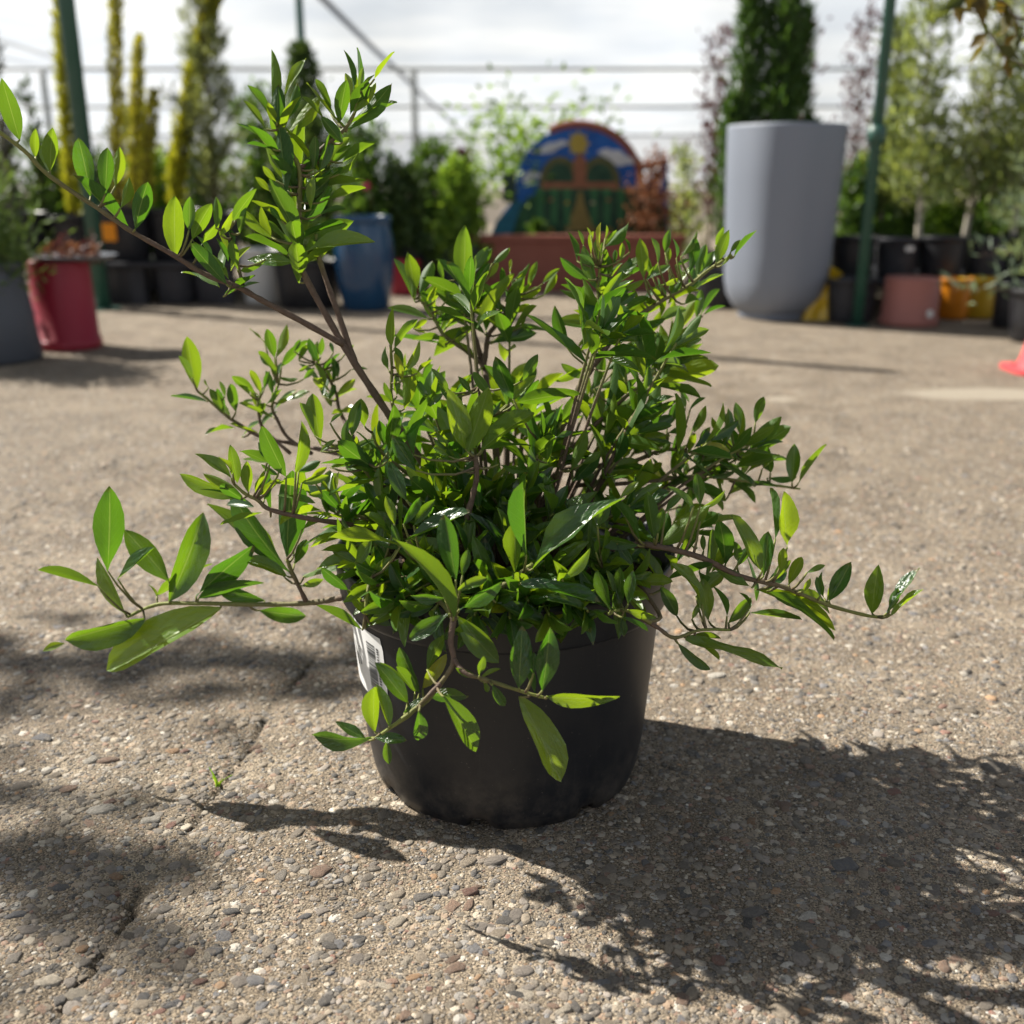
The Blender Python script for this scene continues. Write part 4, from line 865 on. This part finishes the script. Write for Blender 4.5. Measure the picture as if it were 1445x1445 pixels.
F_rust = foliage_mat('rusty_foliage', (.16, .055, .03), (.26, .13, .06), .3, tcol=(.4, .15, .06))
F_lime = foliage_mat('pale_green_foliage', (.13, .18, .07), (.30, .36, .16), .42)
F_greyb = foliage_mat('grey_twiggy_foliage', (.05, .06, .055), (.12, .13, .12), .25)
F_sap = foliage_mat('autumn_leaf', (.04, .07, .015), (.12, .085, .02), .35)
def G(px, Y, z=0.0): 
    p = at(px, 300, Y); zc_ = Y * CT + (CAMH - z) * ST; return Vector(((px - CX) / FPX * zc_, Y, z))
def top(px, py, Y): return at(px, py, Y).z
GT = 'plants standing behind the paving'

# ---- bench at the left: black pots below, black pots on the boards, plants in them
SH = .172
def bench(x0, x1, y0, y1, z, label, n=3):
    th = thing('bench', ((x0 + x1) / 2, (y0 + y1) / 2, 0), label, 'bench'); w = (y1 - y0) / n
    for k in range(n):
        V, F = box_vf(x0 - (x0 + x1) / 2, (x1 - x0) / 2, y0 + k * w - (y0 + y1) / 2 + .004, y0 + (k + 1) * w - (y0 + y1) / 2 - .004, z - .014, z)
        obj('board', py_mesh('board', V, F), M_blk2, th)
    m = int((x1 - x0) / .5) + 2
    for k in range(m):
        for yy in (y0 + .06, y1 - .06):
            xx = x0 + .05 + (x1 - x0 - .1) * k / (m - 1); obj('leg', py_mesh('leg', *box_vf(xx - .03 - (x0 + x1) / 2, xx + .03 - (x0 + x1) / 2, yy - .03 - (y0 + y1) / 2, yy + .03 - (y0 + y1) / 2, 0, z - .0145)), M_blk2, th)
    return th
bl0, bl1 = G(-60, 4.4).x, G(335, 4.4).x
bench(bl0, bl1, 4.36, 5.2, SH, 'low black bench along the left, holding the conifer pots')
names = ['second', 'third', 'fourth', 'fifth', 'sixth']
for i, px in enumerate((182, 252, 306)):
    ppot(px, 430, 62, 54, 372, M_blk2 if i else M_blk, ['black pot on the paving just right of the thick green post', 'black pot on the paving below the leaning golden conifer', 'black pot on the paving left of the small white pot'][i], G_POTS, soil=False)
upper = []
for i, (px, w, yt) in enumerate([(30, 86, 300), (112, 78, 305), (178, 82, 292), (252, 80, 296), (312, 62, 300)]):
    loc = G(px, 4.55 + .06 * (i % 2), SH); s = (4.55 * CT + .1) / FPX; h = top(px, yt, 4.5) - SH
    p = round_pot(loc, w / 2 * s, w * .42 * s, h, M_blk, ['black pot on the left bench under the grey twiggy shrub', 'black pot on the left bench right behind the green post', 'black bench pot bearing a square orange tag', 'black bench pot holding the leaning golden conifer', 'black bench pot at the right end of the left bench'][i], 'black pots on the left bench')
    upper.append((loc, h))
    if i == 2: on_pot(p, M_tag, .062, .072, h * .55, w / 2 * s * .97, -.12)
def up_at(i, dz=-.03): l, h = upper[i]; return l + Vector((0, 0, h + dz))
def col_to(i, pxt, pyt, w, n, L, W, mat, label, **kw):
    b = up_at(i); Y = b.y; h = top(pxt, pyt, Y) - b.z; tx = at(pxt, pyt, Y).x
    return column_tree('conifer_tree', b, h, w / 2 * (Y * CT) / FPX, n, L, W, mat, label, 'conifer', (tx - b.x, 0), GT, **kw)
col_to(1, 82, -60, 15, 2600, .034, .008, F_gold, 'narrow golden conifer directly behind the thick green post')
col_to(2, 163, -50, 13, 3300, .034, .008, F_olive, 'olive gold conifer with three upright spires above the orange tag', spires=((0, 0, 1.0), (.055, .03, .72), (.11, -.02, .5)))
col_to(3, 318, -70, 20, 4200, .036, .009, F_gold, 'bright golden conifer leaning to the right')
branch_tree('feathery_tree', up_at(4), top(330, -60, 4.6) - .3, .25, 46, 75, .055, .006, F_feather, 'loose grey green feathery tree right of the leaning golden conifer', 'tree', clear=.1, up=1.4, group=GT, seed=3)
branch_tree('twiggy_shrub', up_at(0), top(30, 70, 4.6) - .28, .12, 34, 55, .035, .007, F_greyb, 'dark grey twiggy shrub at the far left behind the bench', 'shrub', clear=.05, up=2.2, group=GT, seed=5)
branch_tree('twiggy_shrub', G(66, 5.0, SH), top(66, 110, 5.0) - SH, .12, 30, 60, .035, .008, F_dark, 'slim dark shrub between the twiggy grey shrub and the golden conifer', 'shrub', clear=.05, up=2.0, group=GT, seed=6)
LEFT = [(10, 5.3, 215, .26, F_dark, 'dark shrub low at the far left'), (95, 5.2, 215, .24, F_mid, 'mid green shrub behind the thick green post'), (150, 5.5, 230, .24, F_dark, 'dark bushy shrub between the golden conifers'),
        (215, 5.4, 150, .22, F_feather, 'pale airy shrub left of the leaning golden conifer'), (235, 5.0, 225, .20, F_bright, 'fresh green shrub at the foot of the leaning golden conifer'), (300, 5.6, 215, .26, F_dark, 'dense dark shrub behind the feathery tree'), (375, 5.3, 140, .25, F_mid, 'broad green shrub behind the tall leafy shoot'), (400, 5.9, 200, .3, F_feather, 'soft grey green shrub behind the white pot')]
for i, (px, Y, yt, sp_, mat, lab) in enumerate(LEFT):
    b = G(px, Y); branch_tree('bushy_shrub', b, top(px, yt, Y), sp_, 40, 85, .045, .02, mat, lab, 'shrub', clear=.22, up=.9, group=GT, seed=20 + i, fat=.9)
    round_pot(b, .10, .085, .17, M_blk2, 'black pot of the ' + lab, 'pots hidden behind the benches', soil=False).location.y += 0
# grey planter foliage, soft juniper spilling over
b = GPL + Vector((0, 0, GPH - .03))
branch_tree('juniper_shrub', b + Vector((-.08, 0, 0)), .32, .22, 60, 140, .034, .0055, foliage_mat('juniper_foliage', (.06, .11, .035), (.13, .21, .06), .35), 'soft green juniper spilling from the grey planter at the left edge', 'shrub', clear=.02, up=.45, droop=.55, group=GT, seed=2, fat=.55, topspread=.8)
# maroon seedlings on the tray
for i in range(7):
    p = tr.location + Vector((-.075 + .024 * i, (-.03, .03, 0)[i % 3], .006))
    branch_tree('seedling', p, .05 + .015 * (i % 3), .035, 9, 12, .016, .009, F_maroon if i % 3 else F_rust, ['leftmost maroon seedling on the grey tray', 'second seedling from the left on the grey tray', 'third seedling from the left on the grey tray', 'middle seedling on the grey tray', 'third seedling from the right on the grey tray', 'second seedling from the right on the grey tray', 'rightmost seedling on the grey tray, past the crimson pot'][i], 'seedling', tr=.0016, clear=.05, up=.8, group='seedlings on the grey tray', seed=70 + i, fat=.9)

# ---- white, black and blue pots
ppot(372, 430, 60, 50, 352, M_white, 'small white pot left of the blue glazed jar', G_POTS)
_, kl, kh = ppot(437, 437, 98, 84, 368, M_blk, 'wide black pot between the white pot and the blue jar', G_POTS)
branch_tree('bushy_shrub', kl + Vector((0, 0, kh - .03)), .17, .13, 26, 45, .035, .018, F_bright, 'low bright green plant in the wide black pot', 'shrub', clear=.05, group=GT, seed=31, fat=.9)
l, rt, rb, h = pot_spec(517, 440, 84, 66, 305)
bj = thing('glazed_jar', l, 'dark blue glazed ceramic jar with a rounded belly', 'jar')
V, F = lathe_vf([(0, .004), (rb * .9, 0), (rb, .01), (rt * .93, h * .25), (rt * 1.02, h * .5), (rt * 1.0, h * .75), (rt * .90, h * .92)], 48); obj('belly', py_mesh('belly', V, F, True), M_blue, bj)
V, F = lathe_vf([(rt * .898, h * .915), (rt * .96, h * .93), (rt * .985, h * .965), (rt * .95, h), (rt * .85, h), (rt * .83, h * .85)], 48); obj('rim', py_mesh('rim', V, F, True), M_blue, bj)
V, F = lathe_vf([(rt * .85, h * .9), (0, h * .91)], 24); obj('soil', py_mesh('soil', V, F), M_bsoil, bj)
ppot(572, 418, 46, 40, 368, M_red, 'small crimson pot peeping out right of the blue jar', G_POTS)
MID = [(520, 5.0, 178, .22, F_mid, 'tall green shrub behind the blue jar'), (575, 5.0, 235, .19, F_dark, 'dark shrub right of the blue jar'), (650, 5.0, 232, .17, F_bright, 'bright bushy shrub left of the painted panel'),
       (608, 5.6, 205, .20, F_mid, 'thin green shrub behind the dark shrub'), (450, 5.4, 150, .2, F_dark, 'dark shrub hidden behind the tall leafy shoot'), (655, 5.7, 210, .10, F_maroon, 'dark maroon shrub top left of the painted panel')]
for i, (px, Y, yt, sp_, mat, lab) in enumerate(MID):
    b = G(px, Y); branch_tree('bushy_shrub', b, top(px, yt, Y), sp_, 44, 95, .042, .021, mat, lab, 'shrub', clear=.22, up=.9, group=GT, seed=40 + i, fat=.9)
    round_pot(b, .105, .09, .20, (M_blk, M_blk2, M_grey)[i % 3], 'pot of the ' + lab, 'pots behind the blue jar', soil=False)
column_tree('conifer_tree', G(442, 5.9), top(442, 65, 5.9), .10, 4200, .045, .012, F_dark, 'slim dark conifer tip rising behind the tall leafy shoot', 'conifer', group=GT)
fl_ = thing('flower', at(517, 262, 4.75), 'small pink bloom on the shrub behind the blue jar', 'flower')
t = NT('pink_petal'); M_pink = t.done(t.bsdf((.55, .06, .12), .6, .3))
for k in range(6):
    a = k * 1.047; V = [(0, 0, 0), (.012 * math.cos(a - .5), -.004, .012 * math.sin(a - .5)), (.026 * math.cos(a), -.008, .026 * math.sin(a)), (.012 * math.cos(a + .5), -.004, .012 * math.sin(a + .5))]
    obj('petal', py_mesh('petal', V, [(0, 1, 2, 3)]), M_pink, fl_)
tube('stalk', [(0, .004, 0), (.01, .06, -.05), (.0, .16, -.12)], .003, B_brown, fl_)

# ---- brick-red trough with the painted arch panel
MY = 4.95
t = NT('red_brown_render'); n1 = t.noise(6, 6); M_trough = t.done(t.bsdf(t.mix(n1, (.20, .065, .048), (.30, .12, .09)), .85, .2, t.bump(n1, .4, .01)))
x0, x1 = G(668, MY).x, G(960, MY).x; zt = top(800, 332, MY)
trg = thing('planter_trough', ((x0 + x1) / 2, MY + .22, 0), 'brick red rendered trough in front of the painted arch panel', 'planter'); hw = (x1 - x0) / 2
for nm, bx_ in (('front_wall', (-hw, hw, -.22, -.16, 0, zt - .03)), ('back_wall', (-hw, hw, .16, .22, 0, zt - .03)), ('side_wall', (-hw, -hw + .06, -.157, .157, 0, zt - .03)), ('side_wall', (hw - .06, hw, -.157, .157, 0, zt - .03)),
                ('coping', (-hw - .012, hw + .012, -.232, -.15, zt - .0285, zt)), ('soil', (-hw + .062, hw - .062, -.155, .155, .1, zt - .05))):
    obj(nm, py_mesh(nm, *box_vf(*bx_)), M_bsoil if nm == 'soil' else M_trough, trg)
AY = MY + .47; sA = (AY * CT) / FPX
def flat(name, pts, y0, y1, mat, parent):
    n = len(pts); V = [(x, y0, z) for x, z in pts] + [(x, y1, z) for x, z in pts]
    return obj(name, py_mesh(name, V, [tuple(range(n)), tuple(range(2 * n - 1, n - 1, -1))] + [(i, i + n, (i + 1) % n + n, (i + 1) % n) for i in range(n)]), mat, parent)
mur = thing('painted_panel', (G(822, AY).x, AY, 0), 'painted blue arch panel with clouds and a green garden scene behind the red trough', 'mural')
def mp(px, py): p = at(px, py, AY); return (p.x - mur.location.x, p.z)
def paint(name, c1, c2, sc_=9):
    t = NT(name); n1 = t.noise(sc_, 5); return t.done(t.bsdf(t.mix(t.ramp(n1, [(.35, (0, 0, 0)), (.65, (1, 1, 1))]), c1, c2), .6, .3))
zb = mp(822, 332)[1] - .05
def arch(cx, cy, rx, ry, a0, a1, n=28): return [(cx + rx * math.cos(a), cy + ry * math.sin(a)) for a in [a0 + (a1 - a0) * i / n for i in range(n + 1)]]
A = [mp(*q) for q in [(700, 336), (706, 305), (722, 285), (726, 262)]] + [mp(728 + 88 * (1 - math.cos(a)), 262 - 84 * math.sin(a)) for a in np.linspace(0, math.pi, 24)] + [mp(*q) for q in [(942, 232), (944, 336)]]
A = [(A[0][0], .02)] + A + [(A[-1][0], .02)]
flat('board', A[::-1], 0, .03, paint('mural_blue', (.010, .075, .32), (.018, .13, .46)), mur)
cap = [mp(728 + 88 * (1 - math.cos(a)), 262 - 84 * math.sin(a)) for a in np.linspace(1.1, math.pi, 18)]; cap += [mp(*q) for q in [(905, 238), (943, 230)]]
V, F = tube_vf([(x, .012, z + .008) for x, z in cap], [.022] * len(cap), 8); obj('brick_edging', py_mesh('brick_edging', V, F), M_trough, mur)
for i, (px, py, a, b_) in enumerate([(775, 209, 24, 6), (873, 223, 22, 9), (748, 250, 13, 7), (858, 217, 14, 6), (790, 203, 12, 4)]):
    flat('painted_cloud', [mp(px + a * math.cos(q) * (1 + .2 * math.sin(3 * q + i)), py - b_ * math.sin(q) * (1 + .25 * math.cos(4 * q)) - .25 * a * math.cos(q) * (1 if px < 820 else -1)) for q in np.linspace(2 * math.pi, 0, 22, False)], -.004 - .002 * i, 0.001, paint('mural_cloud', (.42, .45, .5), (.6, .62, .65)), mur)
def pshape(name, pts, d, mat): return flat(name, [mp(*q) for q in pts][::-1], -d, .001, mat, mur)
pshape('painted_sun', [(816 + (11 if k % 2 else 17) * math.cos(k * math.pi / 8), 203 + (13 if k % 2 else 20) * math.sin(k * math.pi / 8)) for k in range(16)][::-1], .006, paint('mural_yellow', (.34, .25, .04), (.42, .32, .06)))
pshape('painted_hills', [(702, 334), (712, 308), (740, 285), (762, 268), (800, 275), (850, 272), (890, 262), (925, 280), (940, 300), (941, 334)], .005, paint('mural_green', (.015, .065, .035), (.035, .12, .05), 14))
M_oc = paint('mural_ochre_green', (.06, .08, .03), (.14, .12, .05), 22); M_br = paint('mural_brick', (.22, .085, .045), (.30, .13, .07), 20); M_dg = paint('mural_deep_green', (.010, .045, .028), (.028, .08, .042), 18)
for cx in (790, 846):
    pshape('painted_arbour', [(cx - 30, 268)] + [(cx - 30 * math.cos(a), 262 - 42 * math.sin(a)) for a in np.linspace(0, math.pi, 14)] + [(cx + 30, 268)], .007 + .0015 * (cx > 800), M_oc)
    pshape('painted_opening', [(cx - 19, 262)] + [(cx - 19 * math.cos(a), 256 - 26 * math.sin(a)) for a in np.linspace(0, math.pi, 12)] + [(cx + 19, 262)], .011, M_dg)
pshape('painted_tower', [(809, 268), (809, 226), (818, 214), (827, 226), (827, 268)], .013, M_br)
pshape('painted_terrace', [(764, 268), (766, 257), (870, 257), (872, 268)], .0145, M_br)
pshape('painted_bank', [(762, 322), (758, 272), (775, 266), (858, 266), (874, 272), (872, 322), (818, 326)], .016, M_dg)
pshape('painted_path', [(796, 326), (806, 304), (813, 286), (816, 270), (821, 270), (824, 286), (830, 304), (842, 326)], .019, paint('mural_path', (.20, .15, .04), (.28, .21, .07), 30))
M_cr = paint('mural_cream', (.34, .30, .18), (.45, .40, .26), 30)
for k, cx in enumerate((762, 782, 800, 838, 856, 876)): pshape('painted_column', [(cx - 4, 318), (cx - 4, 272), (cx - 7, 270), (cx - 7, 266), (cx + 7, 266), (cx + 7, 270), (cx + 4, 272), (cx + 4, 318)], .020, paint('mural_leaf_green', (.03, .13, .05), (.05, .18, .07), 30))
for k, (fx, fy) in enumerate([(745, 316), (752, 322), (778, 324), (802, 327), (835, 327), (860, 324), (884, 318), (778, 282), (800, 286), (836, 286), (858, 282), (895, 312)]): pshape('painted_flower', [(fx + 3.2 * math.cos(q), fy + 2.6 * math.sin(q)) for q in np.linspace(0, 6.28, 7, False)], .021, (M_cr, M_br, paint('mural_gold', (.36, .25, .04), (.42, .3, .06)))[k % 3])
pshape('painted_curtain', [(692, 333), (700, 312), (716, 296), (728, 280), (738, 286), (730, 305), (722, 333)], .017, paint('mural_teal', (.012, .10, .18), (.02, .15, .24)))
pshape('painted_pillar', [(710, 285), (710, 243), (727, 241), (729, 285)], .018, paint('mural_dark_pillar', (.02, .045, .04), (.035, .06, .05)))
for i, (px, Y, yt, sp_, mat, lab) in enumerate([(915, MY + .25, 218, .17, F_rust, 'rusty red shrub in the right end of the trough'), (758, MY + .25, 312, .06, F_mid, 'small green plant in the left end of the trough')]):
    b = Vector((G(px, Y).x, Y, zt - .05)); branch_tree('bushy_shrub', b, top(px, yt, Y) - b.z, sp_, 30, 45, .03, .017, mat, lab, 'shrub', clear=.1, group=GT, seed=60 + i, fat=.8)
b = G(735, AY + .35); branch_tree('climbing_plant', b, top(735, 165, AY + .35), .34, 30, 34, .05, .026, F_bright, 'light green climber straggling behind the top of the painted panel', 'plant', clear=.6, up=.25, group=GT, seed=66, fat=.7, topspread=1.2)
b = G(960, 5.6); branch_tree('bushy_shrub', b, top(960, 205, 5.6), .16, 26, 45, .04, .018, F_lime, 'pale shrub between the painted panel and the tall grey planter', 'shrub', clear=.2, group=GT, seed=67, fat=.8)

# ---- plants behind and beside the tall planter
l, rt, rb, h = pot_spec(1022, 444, 76, 66, 385); l.y = max(l.y, TPY + .34); round_pot(l, rt, rb, h, M_blk, 'black pot half hidden behind the tall grey planter', G_POTS)
b = G(1066, TPY + .55); cp = round_pot(b, .15, .12, .26, M_blk, 'black pot of the dark green conifer behind the tall planter', G_POTS)
column_tree('conifer_tree', b + Vector((0, 0, .22)), top(1066, -90, b.y) - .22, .034, 8200, .055, .010, F_con, 'dark green columnar conifer rising behind the tall grey planter', 'conifer', group=GT, spires=((0, 0, 1.0), (-.06, .05, .95), (.065, -.03, .92), (-.115, .0, .86), (.125, .03, .78), (.03, -.07, .9), (-.16, -.02, .5), (.18, .0, .42)), loose=.9)
for i, (px, Y, yt, sp_, lab) in enumerate([(995, 5.0, 45, .13, 'slender maroon sapling left of the dark conifer'), (1108, 5.2, 25, .13, 'slender maroon sapling right of the dark conifer'), (1188, 5.0, 15, .16, 'slender maroon sapling left of the slim green post')]):
    b = G(px, Y); branch_tree('maroon_sapling', b, top(px, yt, Y), sp_ * 1.7, 40, 34, .03, .015, F_maroon, lab, 'sapling', clear=.35, up=1.8, group=GT, seed=80 + i, fat=.5, tr=.009)
    round_pot(b, .10, .09, .18, M_blk2, 'black pot of the ' + lab, 'pots of the maroon saplings', soil=False)

# ---- bench at the right, coloured upturned pots in front of it
BZ = .138; br0, br1 = G(1172, 3.95).x, G(1560, 3.95).x
bench(br0, br1, 3.92, 4.75, BZ, 'low black bench along the right, behind the coloured pots')
RP = [(1198, 457, 70, 62, 394, M_blk2, 'dark pot behind the foot of the slim green post'), (1281, 463, 74, 80, 393, M_terra, 'faded terracotta pink pot with a white spot'), (1340, 452, 50, 46, 393, M_orange, 'orange pot between the pink pot and the mustard pot'),
      (1375, 451, 56, 52, 393, M_mustard, 'mustard yellow pot left of the black pots'), (1430, 466, 66, 60, 400, M_blk, 'black pot on the paving at the right edge of the bench')]
for px, yb, wt, wb, yt, mat, lab in RP:
    p, l_, h_ = ppot(px, yb, wt, wb, yt, mat, lab, 'pots standing before the right bench', inverted=mat is M_terra, soil=False)
    if mat is M_terra:
        V, F = lathe_vf([(0, .004), (.012, .004), (.014, 0)], 16); o = obj('spot', py_mesh('spot', V, F), M_wtag, p); o.location = (.035, -.101, .05); o.rotation_euler = (rad(90), 0, .3)
s = (4.1 * CT + .1) / FPX
for i, px in enumerate((1200, 1262, 1325, 1388, 1448)):
    loc = G(px, 4.08 + .04 * (i % 2), BZ); h = top(px, 334 + 3 * (i % 2), 4.02) - BZ
    p = round_pot(loc, 31 * s, 27 * s, h, (M_blk, M_blk2)[i % 2], ['black bench pot behind the slim green post', 'black bench pot above the pink pot, left one', 'black bench pot above the orange pot', 'black bench pot above the mustard pot', 'black bench pot at the right edge'][i], 'black pots on the right bench')
    if i in (1, 3): on_pot(p, M_wtag, .035, .018, h * .75, 30 * s, .2)
TR = [(1236, 4.9, 30, .2, F_lime, B_pale, 'thin pale tree just right of the slim green post', 1.8), (1458, 4.9, 0, .3, F_lime, B_pale, 'pale wispy tree half outside the right edge', 1.2), (1293, 4.5, -20, .26, F_lime, B_pale, 'pale trunked slender tree right of the slim green post', 1.2), (1352, 4.6, -40, .30, F_feather, B_pale, 'tall airy pale green tree in the right background', 1.5), (1420, 4.4, -30, .30, F_lime, B_pale, 'wispy light green tree near the right edge', 1.4)]
for i, (px, Y, yt, sp_, mat, bk, lab, up) in enumerate(TR):
    b = G(px, Y, BZ); branch_tree('slender_tree', b, top(px, yt, Y) - BZ, sp_, 52, 44, .08, .007, mat, lab, 'tree', bark=bk, tr=.016, clear=.28, up=up, droop=.35, group=GT, seed=90 + i, fat=.5, lean=((0, 0), (0, 0), (-.07, 0), (.09, 0), (.02, 0))[i])
    round_pot(b, .09, .08, .12, M_blk, 'black pot of the ' + lab, 'pots of the slender trees', soil=False)
RS = [(1200, 4.9, 228, .2, F_mid, 'green shrub between the tall planter and the slim green post'), (1250, 5.1, 215, .22, F_mid, 'leafy shrub right behind the slim green post'), (1320, 5.2, 225, .22, F_bright, 'bright shrub with orange blooms in the right background'),
      (1385, 5.1, 220, .24, F_mid, 'dense shrub behind the right bench'), (1450, 5.0, 200, .26, F_feather, 'soft shrub at the right edge behind the bench')]
for i, (px, Y, yt, sp_, mat, lab) in enumerate(RS):
    b = G(px, Y); branch_tree('bushy_shrub', b, top(px, yt, Y), sp_, 44, 85, .042, .019, mat, lab, 'shrub', clear=.25, group=GT, seed=100 + i, fat=.9)
    round_pot(b, .11, .095, .19, M_blk2, 'black pot of the ' + lab, 'pots behind the right bench', soil=False)
M_bloom = plastic('orange_petal', (.7, .28, .01), .6, .3, .05)
for k, (px, py) in enumerate([(1322, 238), (1332, 230), (1314, 246)]):
    f = thing('flower', at(px, py, 4.85), ['middle one of three orange blooms on the bright right-hand shrub', 'highest of three orange blooms on the bright right-hand shrub', 'lowest of three orange blooms on the bright right-hand shrub'][k], 'flower', 'orange blooms')
    for j in range(5):
        a = j * 1.2566 + k; V = [(0, 0, 0), (.014 * math.cos(a - .5), -.006, .014 * math.sin(a - .5)), (.032 * math.cos(a), -.012, .032 * math.sin(a)), (.014 * math.cos(a + .5), -.006, .014 * math.sin(a + .5))]
        obj('petal', py_mesh('petal', V, [(0, 1, 2, 3)]), M_bloom, f)
    tube('stalk', [(0, .004, 0), (.005, .05, -.06), (0, .15, -.16)], .003, B_brown, f)
b = G(1470, 3.35); round_pot(b, .12, .10, .17, M_blk, 'black pot of the silvery shrub just past the right edge', G_POTS)
branch_tree('silvery_shrub', b + Vector((0, 0, .14)), .45, .30, 30, 34, .05, .009, F_blue, 'silvery green needle leaved shrub leaning in at the right edge', 'shrub', clear=.05, up=.5, droop=.25, group=GT, seed=111, fat=.25, topspread=.7)
# yellow plastic bag beside the tall planter
l = ground_at(1158, 452); l.z = 0
bag = thing('plastic_bag', l + Vector((0, .03, 0)), 'crumpled shiny yellow plastic bag leaning at the foot of the tall planter', 'bag')
t = NT('yellow_film'); n1 = t.noise(30, 4); M_bag = t.done(t.bsdf(t.mix(n1, (.50, .30, .008), (.75, .50, .02)), .25, .6, t.bump(n1, .6, .01)))
r_ = random.Random(3); V, F = [], []; n = 22
hb = top(1170, 388, l.y)
for j in range(9):
    q = j / 8
    for k in range(n):
        a = 6.2832 * k / n; rr = (.062 * (1 - q) ** .7 + .014) * (1 + .28 * math.sin(a * 5 + q * 2) + r_.uniform(-.1, .1)); V.append((rr * math.cos(a) + .045 * q - .01, rr * .6 * math.sin(a), .001 + hb * q + .006 * math.sin(a * 3) * (j > 0)))
for j in range(8):
    for k in range(n): F.append((j * n + k, j * n + (k + 1) % n, (j + 1) * n + (k + 1) % n, (j + 1) * n + k))
obj('sack', py_mesh('sack', V, F), M_bag, bag)
V, F = tube_vf([(.035, 0, hb * .93), (.04, 0, hb * .97), (.05, -.005, hb * 1.08)], [.018, .02, .03], 10); obj('tied_neck', py_mesh('tied_neck', V, F), M_bag, bag)
# traffic cone cut by the right edge
l = ground_at(1482, 530); M_cone = plastic('pink_red_cone', (.75, .09, .10), .45, .4, .1)
cn = thing('traffic_cone', (l.x, l.y + .06, 0), 'pinkish red traffic cone cut by the right edge of the picture', 'traffic cone')
V, F = lathe_vf([(.062, .014), (.055, .03), (.014, .21), (.010, .215), (0, .215)], 32); obj('cone', py_mesh('cone', V, F, True), M_cone, cn)
V, F = lathe_vf([(0, .001), (.085, .001), (.087, .012), (.06, .0138)], 32, 5); obj('foot', py_mesh('foot', V, F), M_cone, cn)
# sapling just outside the frame whose twig hangs into the upper right corner
b = Vector((1.20, 1.85, 0)); round_pot(b, .13, .11, .22, M_blk, 'black pot of the bronze leaved sapling outside the right edge', G_POTS)
sap = thing('bronze_sapling', b, 'bronze and green leaved twig hanging into the upper right corner', 'sapling')
mb = MB(); mb.add(*tube_vf([(0, 0, .18), (.01, 0, .5), (.0, -.01, .85), (-.02, 0, 1.0)], [.008, .007, .005, .002], 7)); P, D = [], []
def tw_(pts, nl, seed):
    r = random.Random(seed); S_ = spline([Vector(p) - b for p in pts], 6); mb.add(*tube_vf(S_, [.0028 - .002 * i / len(S_) for i in range(len(S_))], 5))
    for k in range(nl):
        p = S_[min(len(S_) - 1, int((.3 + .7 * (k + r.random()) / nl) * (len(S_) - 1)))]; P.append(tuple(p)); D.append((r.gauss(-.4, .5), r.gauss(0, .5), r.gauss(-.5, .4)))
tw_([b + Vector((0, 0, .55)), at(1450, 95, 1.83), at(1420, 80, 1.82), at(1395, 45, 1.82), at(1378, 12, 1.82)], 9, 1)
tw_([b + Vector((0, 0, .7)), at(1455, 30, 1.84), at(1420, 5, 1.83), at(1375, -10, 1.83), at(1345, 2, 1.83)], 10, 2)
tw_([b + Vector((0, 0, .6)), at(1470, 60, 1.84), at(1440, 40, 1.84), at(1425, 10, 1.84)], 7, 3)
mb.build('trunk', B_brown, sap); leaf_cards('crown', np.array(P), np.array(D), .045, .024, F_sap, sap)
# added out-of-view climbers, pipes and posts that cast shade bands on the left paving
for k, (yy, xe, lab) in enumerate([(2.33, -2.58, 'farther'), (1.98, -2.72, 'nearer')]):
    pipe((-4.3, yy, 2.62), (xe, yy, 2.62), .022, 'added shade-casting overhead pipe past the left edge, the %s of two' % lab, M_green)
    upright(0, 0, yy, .028, 2.60, 'added green post past the left edge under the %s shade-casting pipe' % lab, X=-4.3)
    cl = thing('climbing_plant', (-4.3, yy + .06, 0), 'added shade-casting climber wound along the %s overhead pipe past the left edge' % lab, 'plant', GT)
    tube('stem', spline([(0, 0, 0), (.02, 0, 1.3), (.03, 0, 2.58), (.5, -.02, 2.66), (1.0, -.08, 2.60), (xe + 4.28, -.06, 2.65)], 6), .006, B_brown, cl, 6)
    m = 400; xs = NR_.random(m) ** .9 * (xe + 4.3); dens = .5 + .5 * np.sin(xs * 9 + k * 2) * np.sin(xs * 23 + k)
    P = np.stack([xs, -.06 + NR_.normal(size=m) * (.03 + .06 * dens), 2.63 + NR_.normal(size=m) * (.02 + .05 * dens)], 1)
    leaf_cards('crown', P, NR_.normal(size=(m, 3)) * np.array([1, .8, .6]) + np.array([.2, 0, -.2]), .07, .035, F_mid, cl)
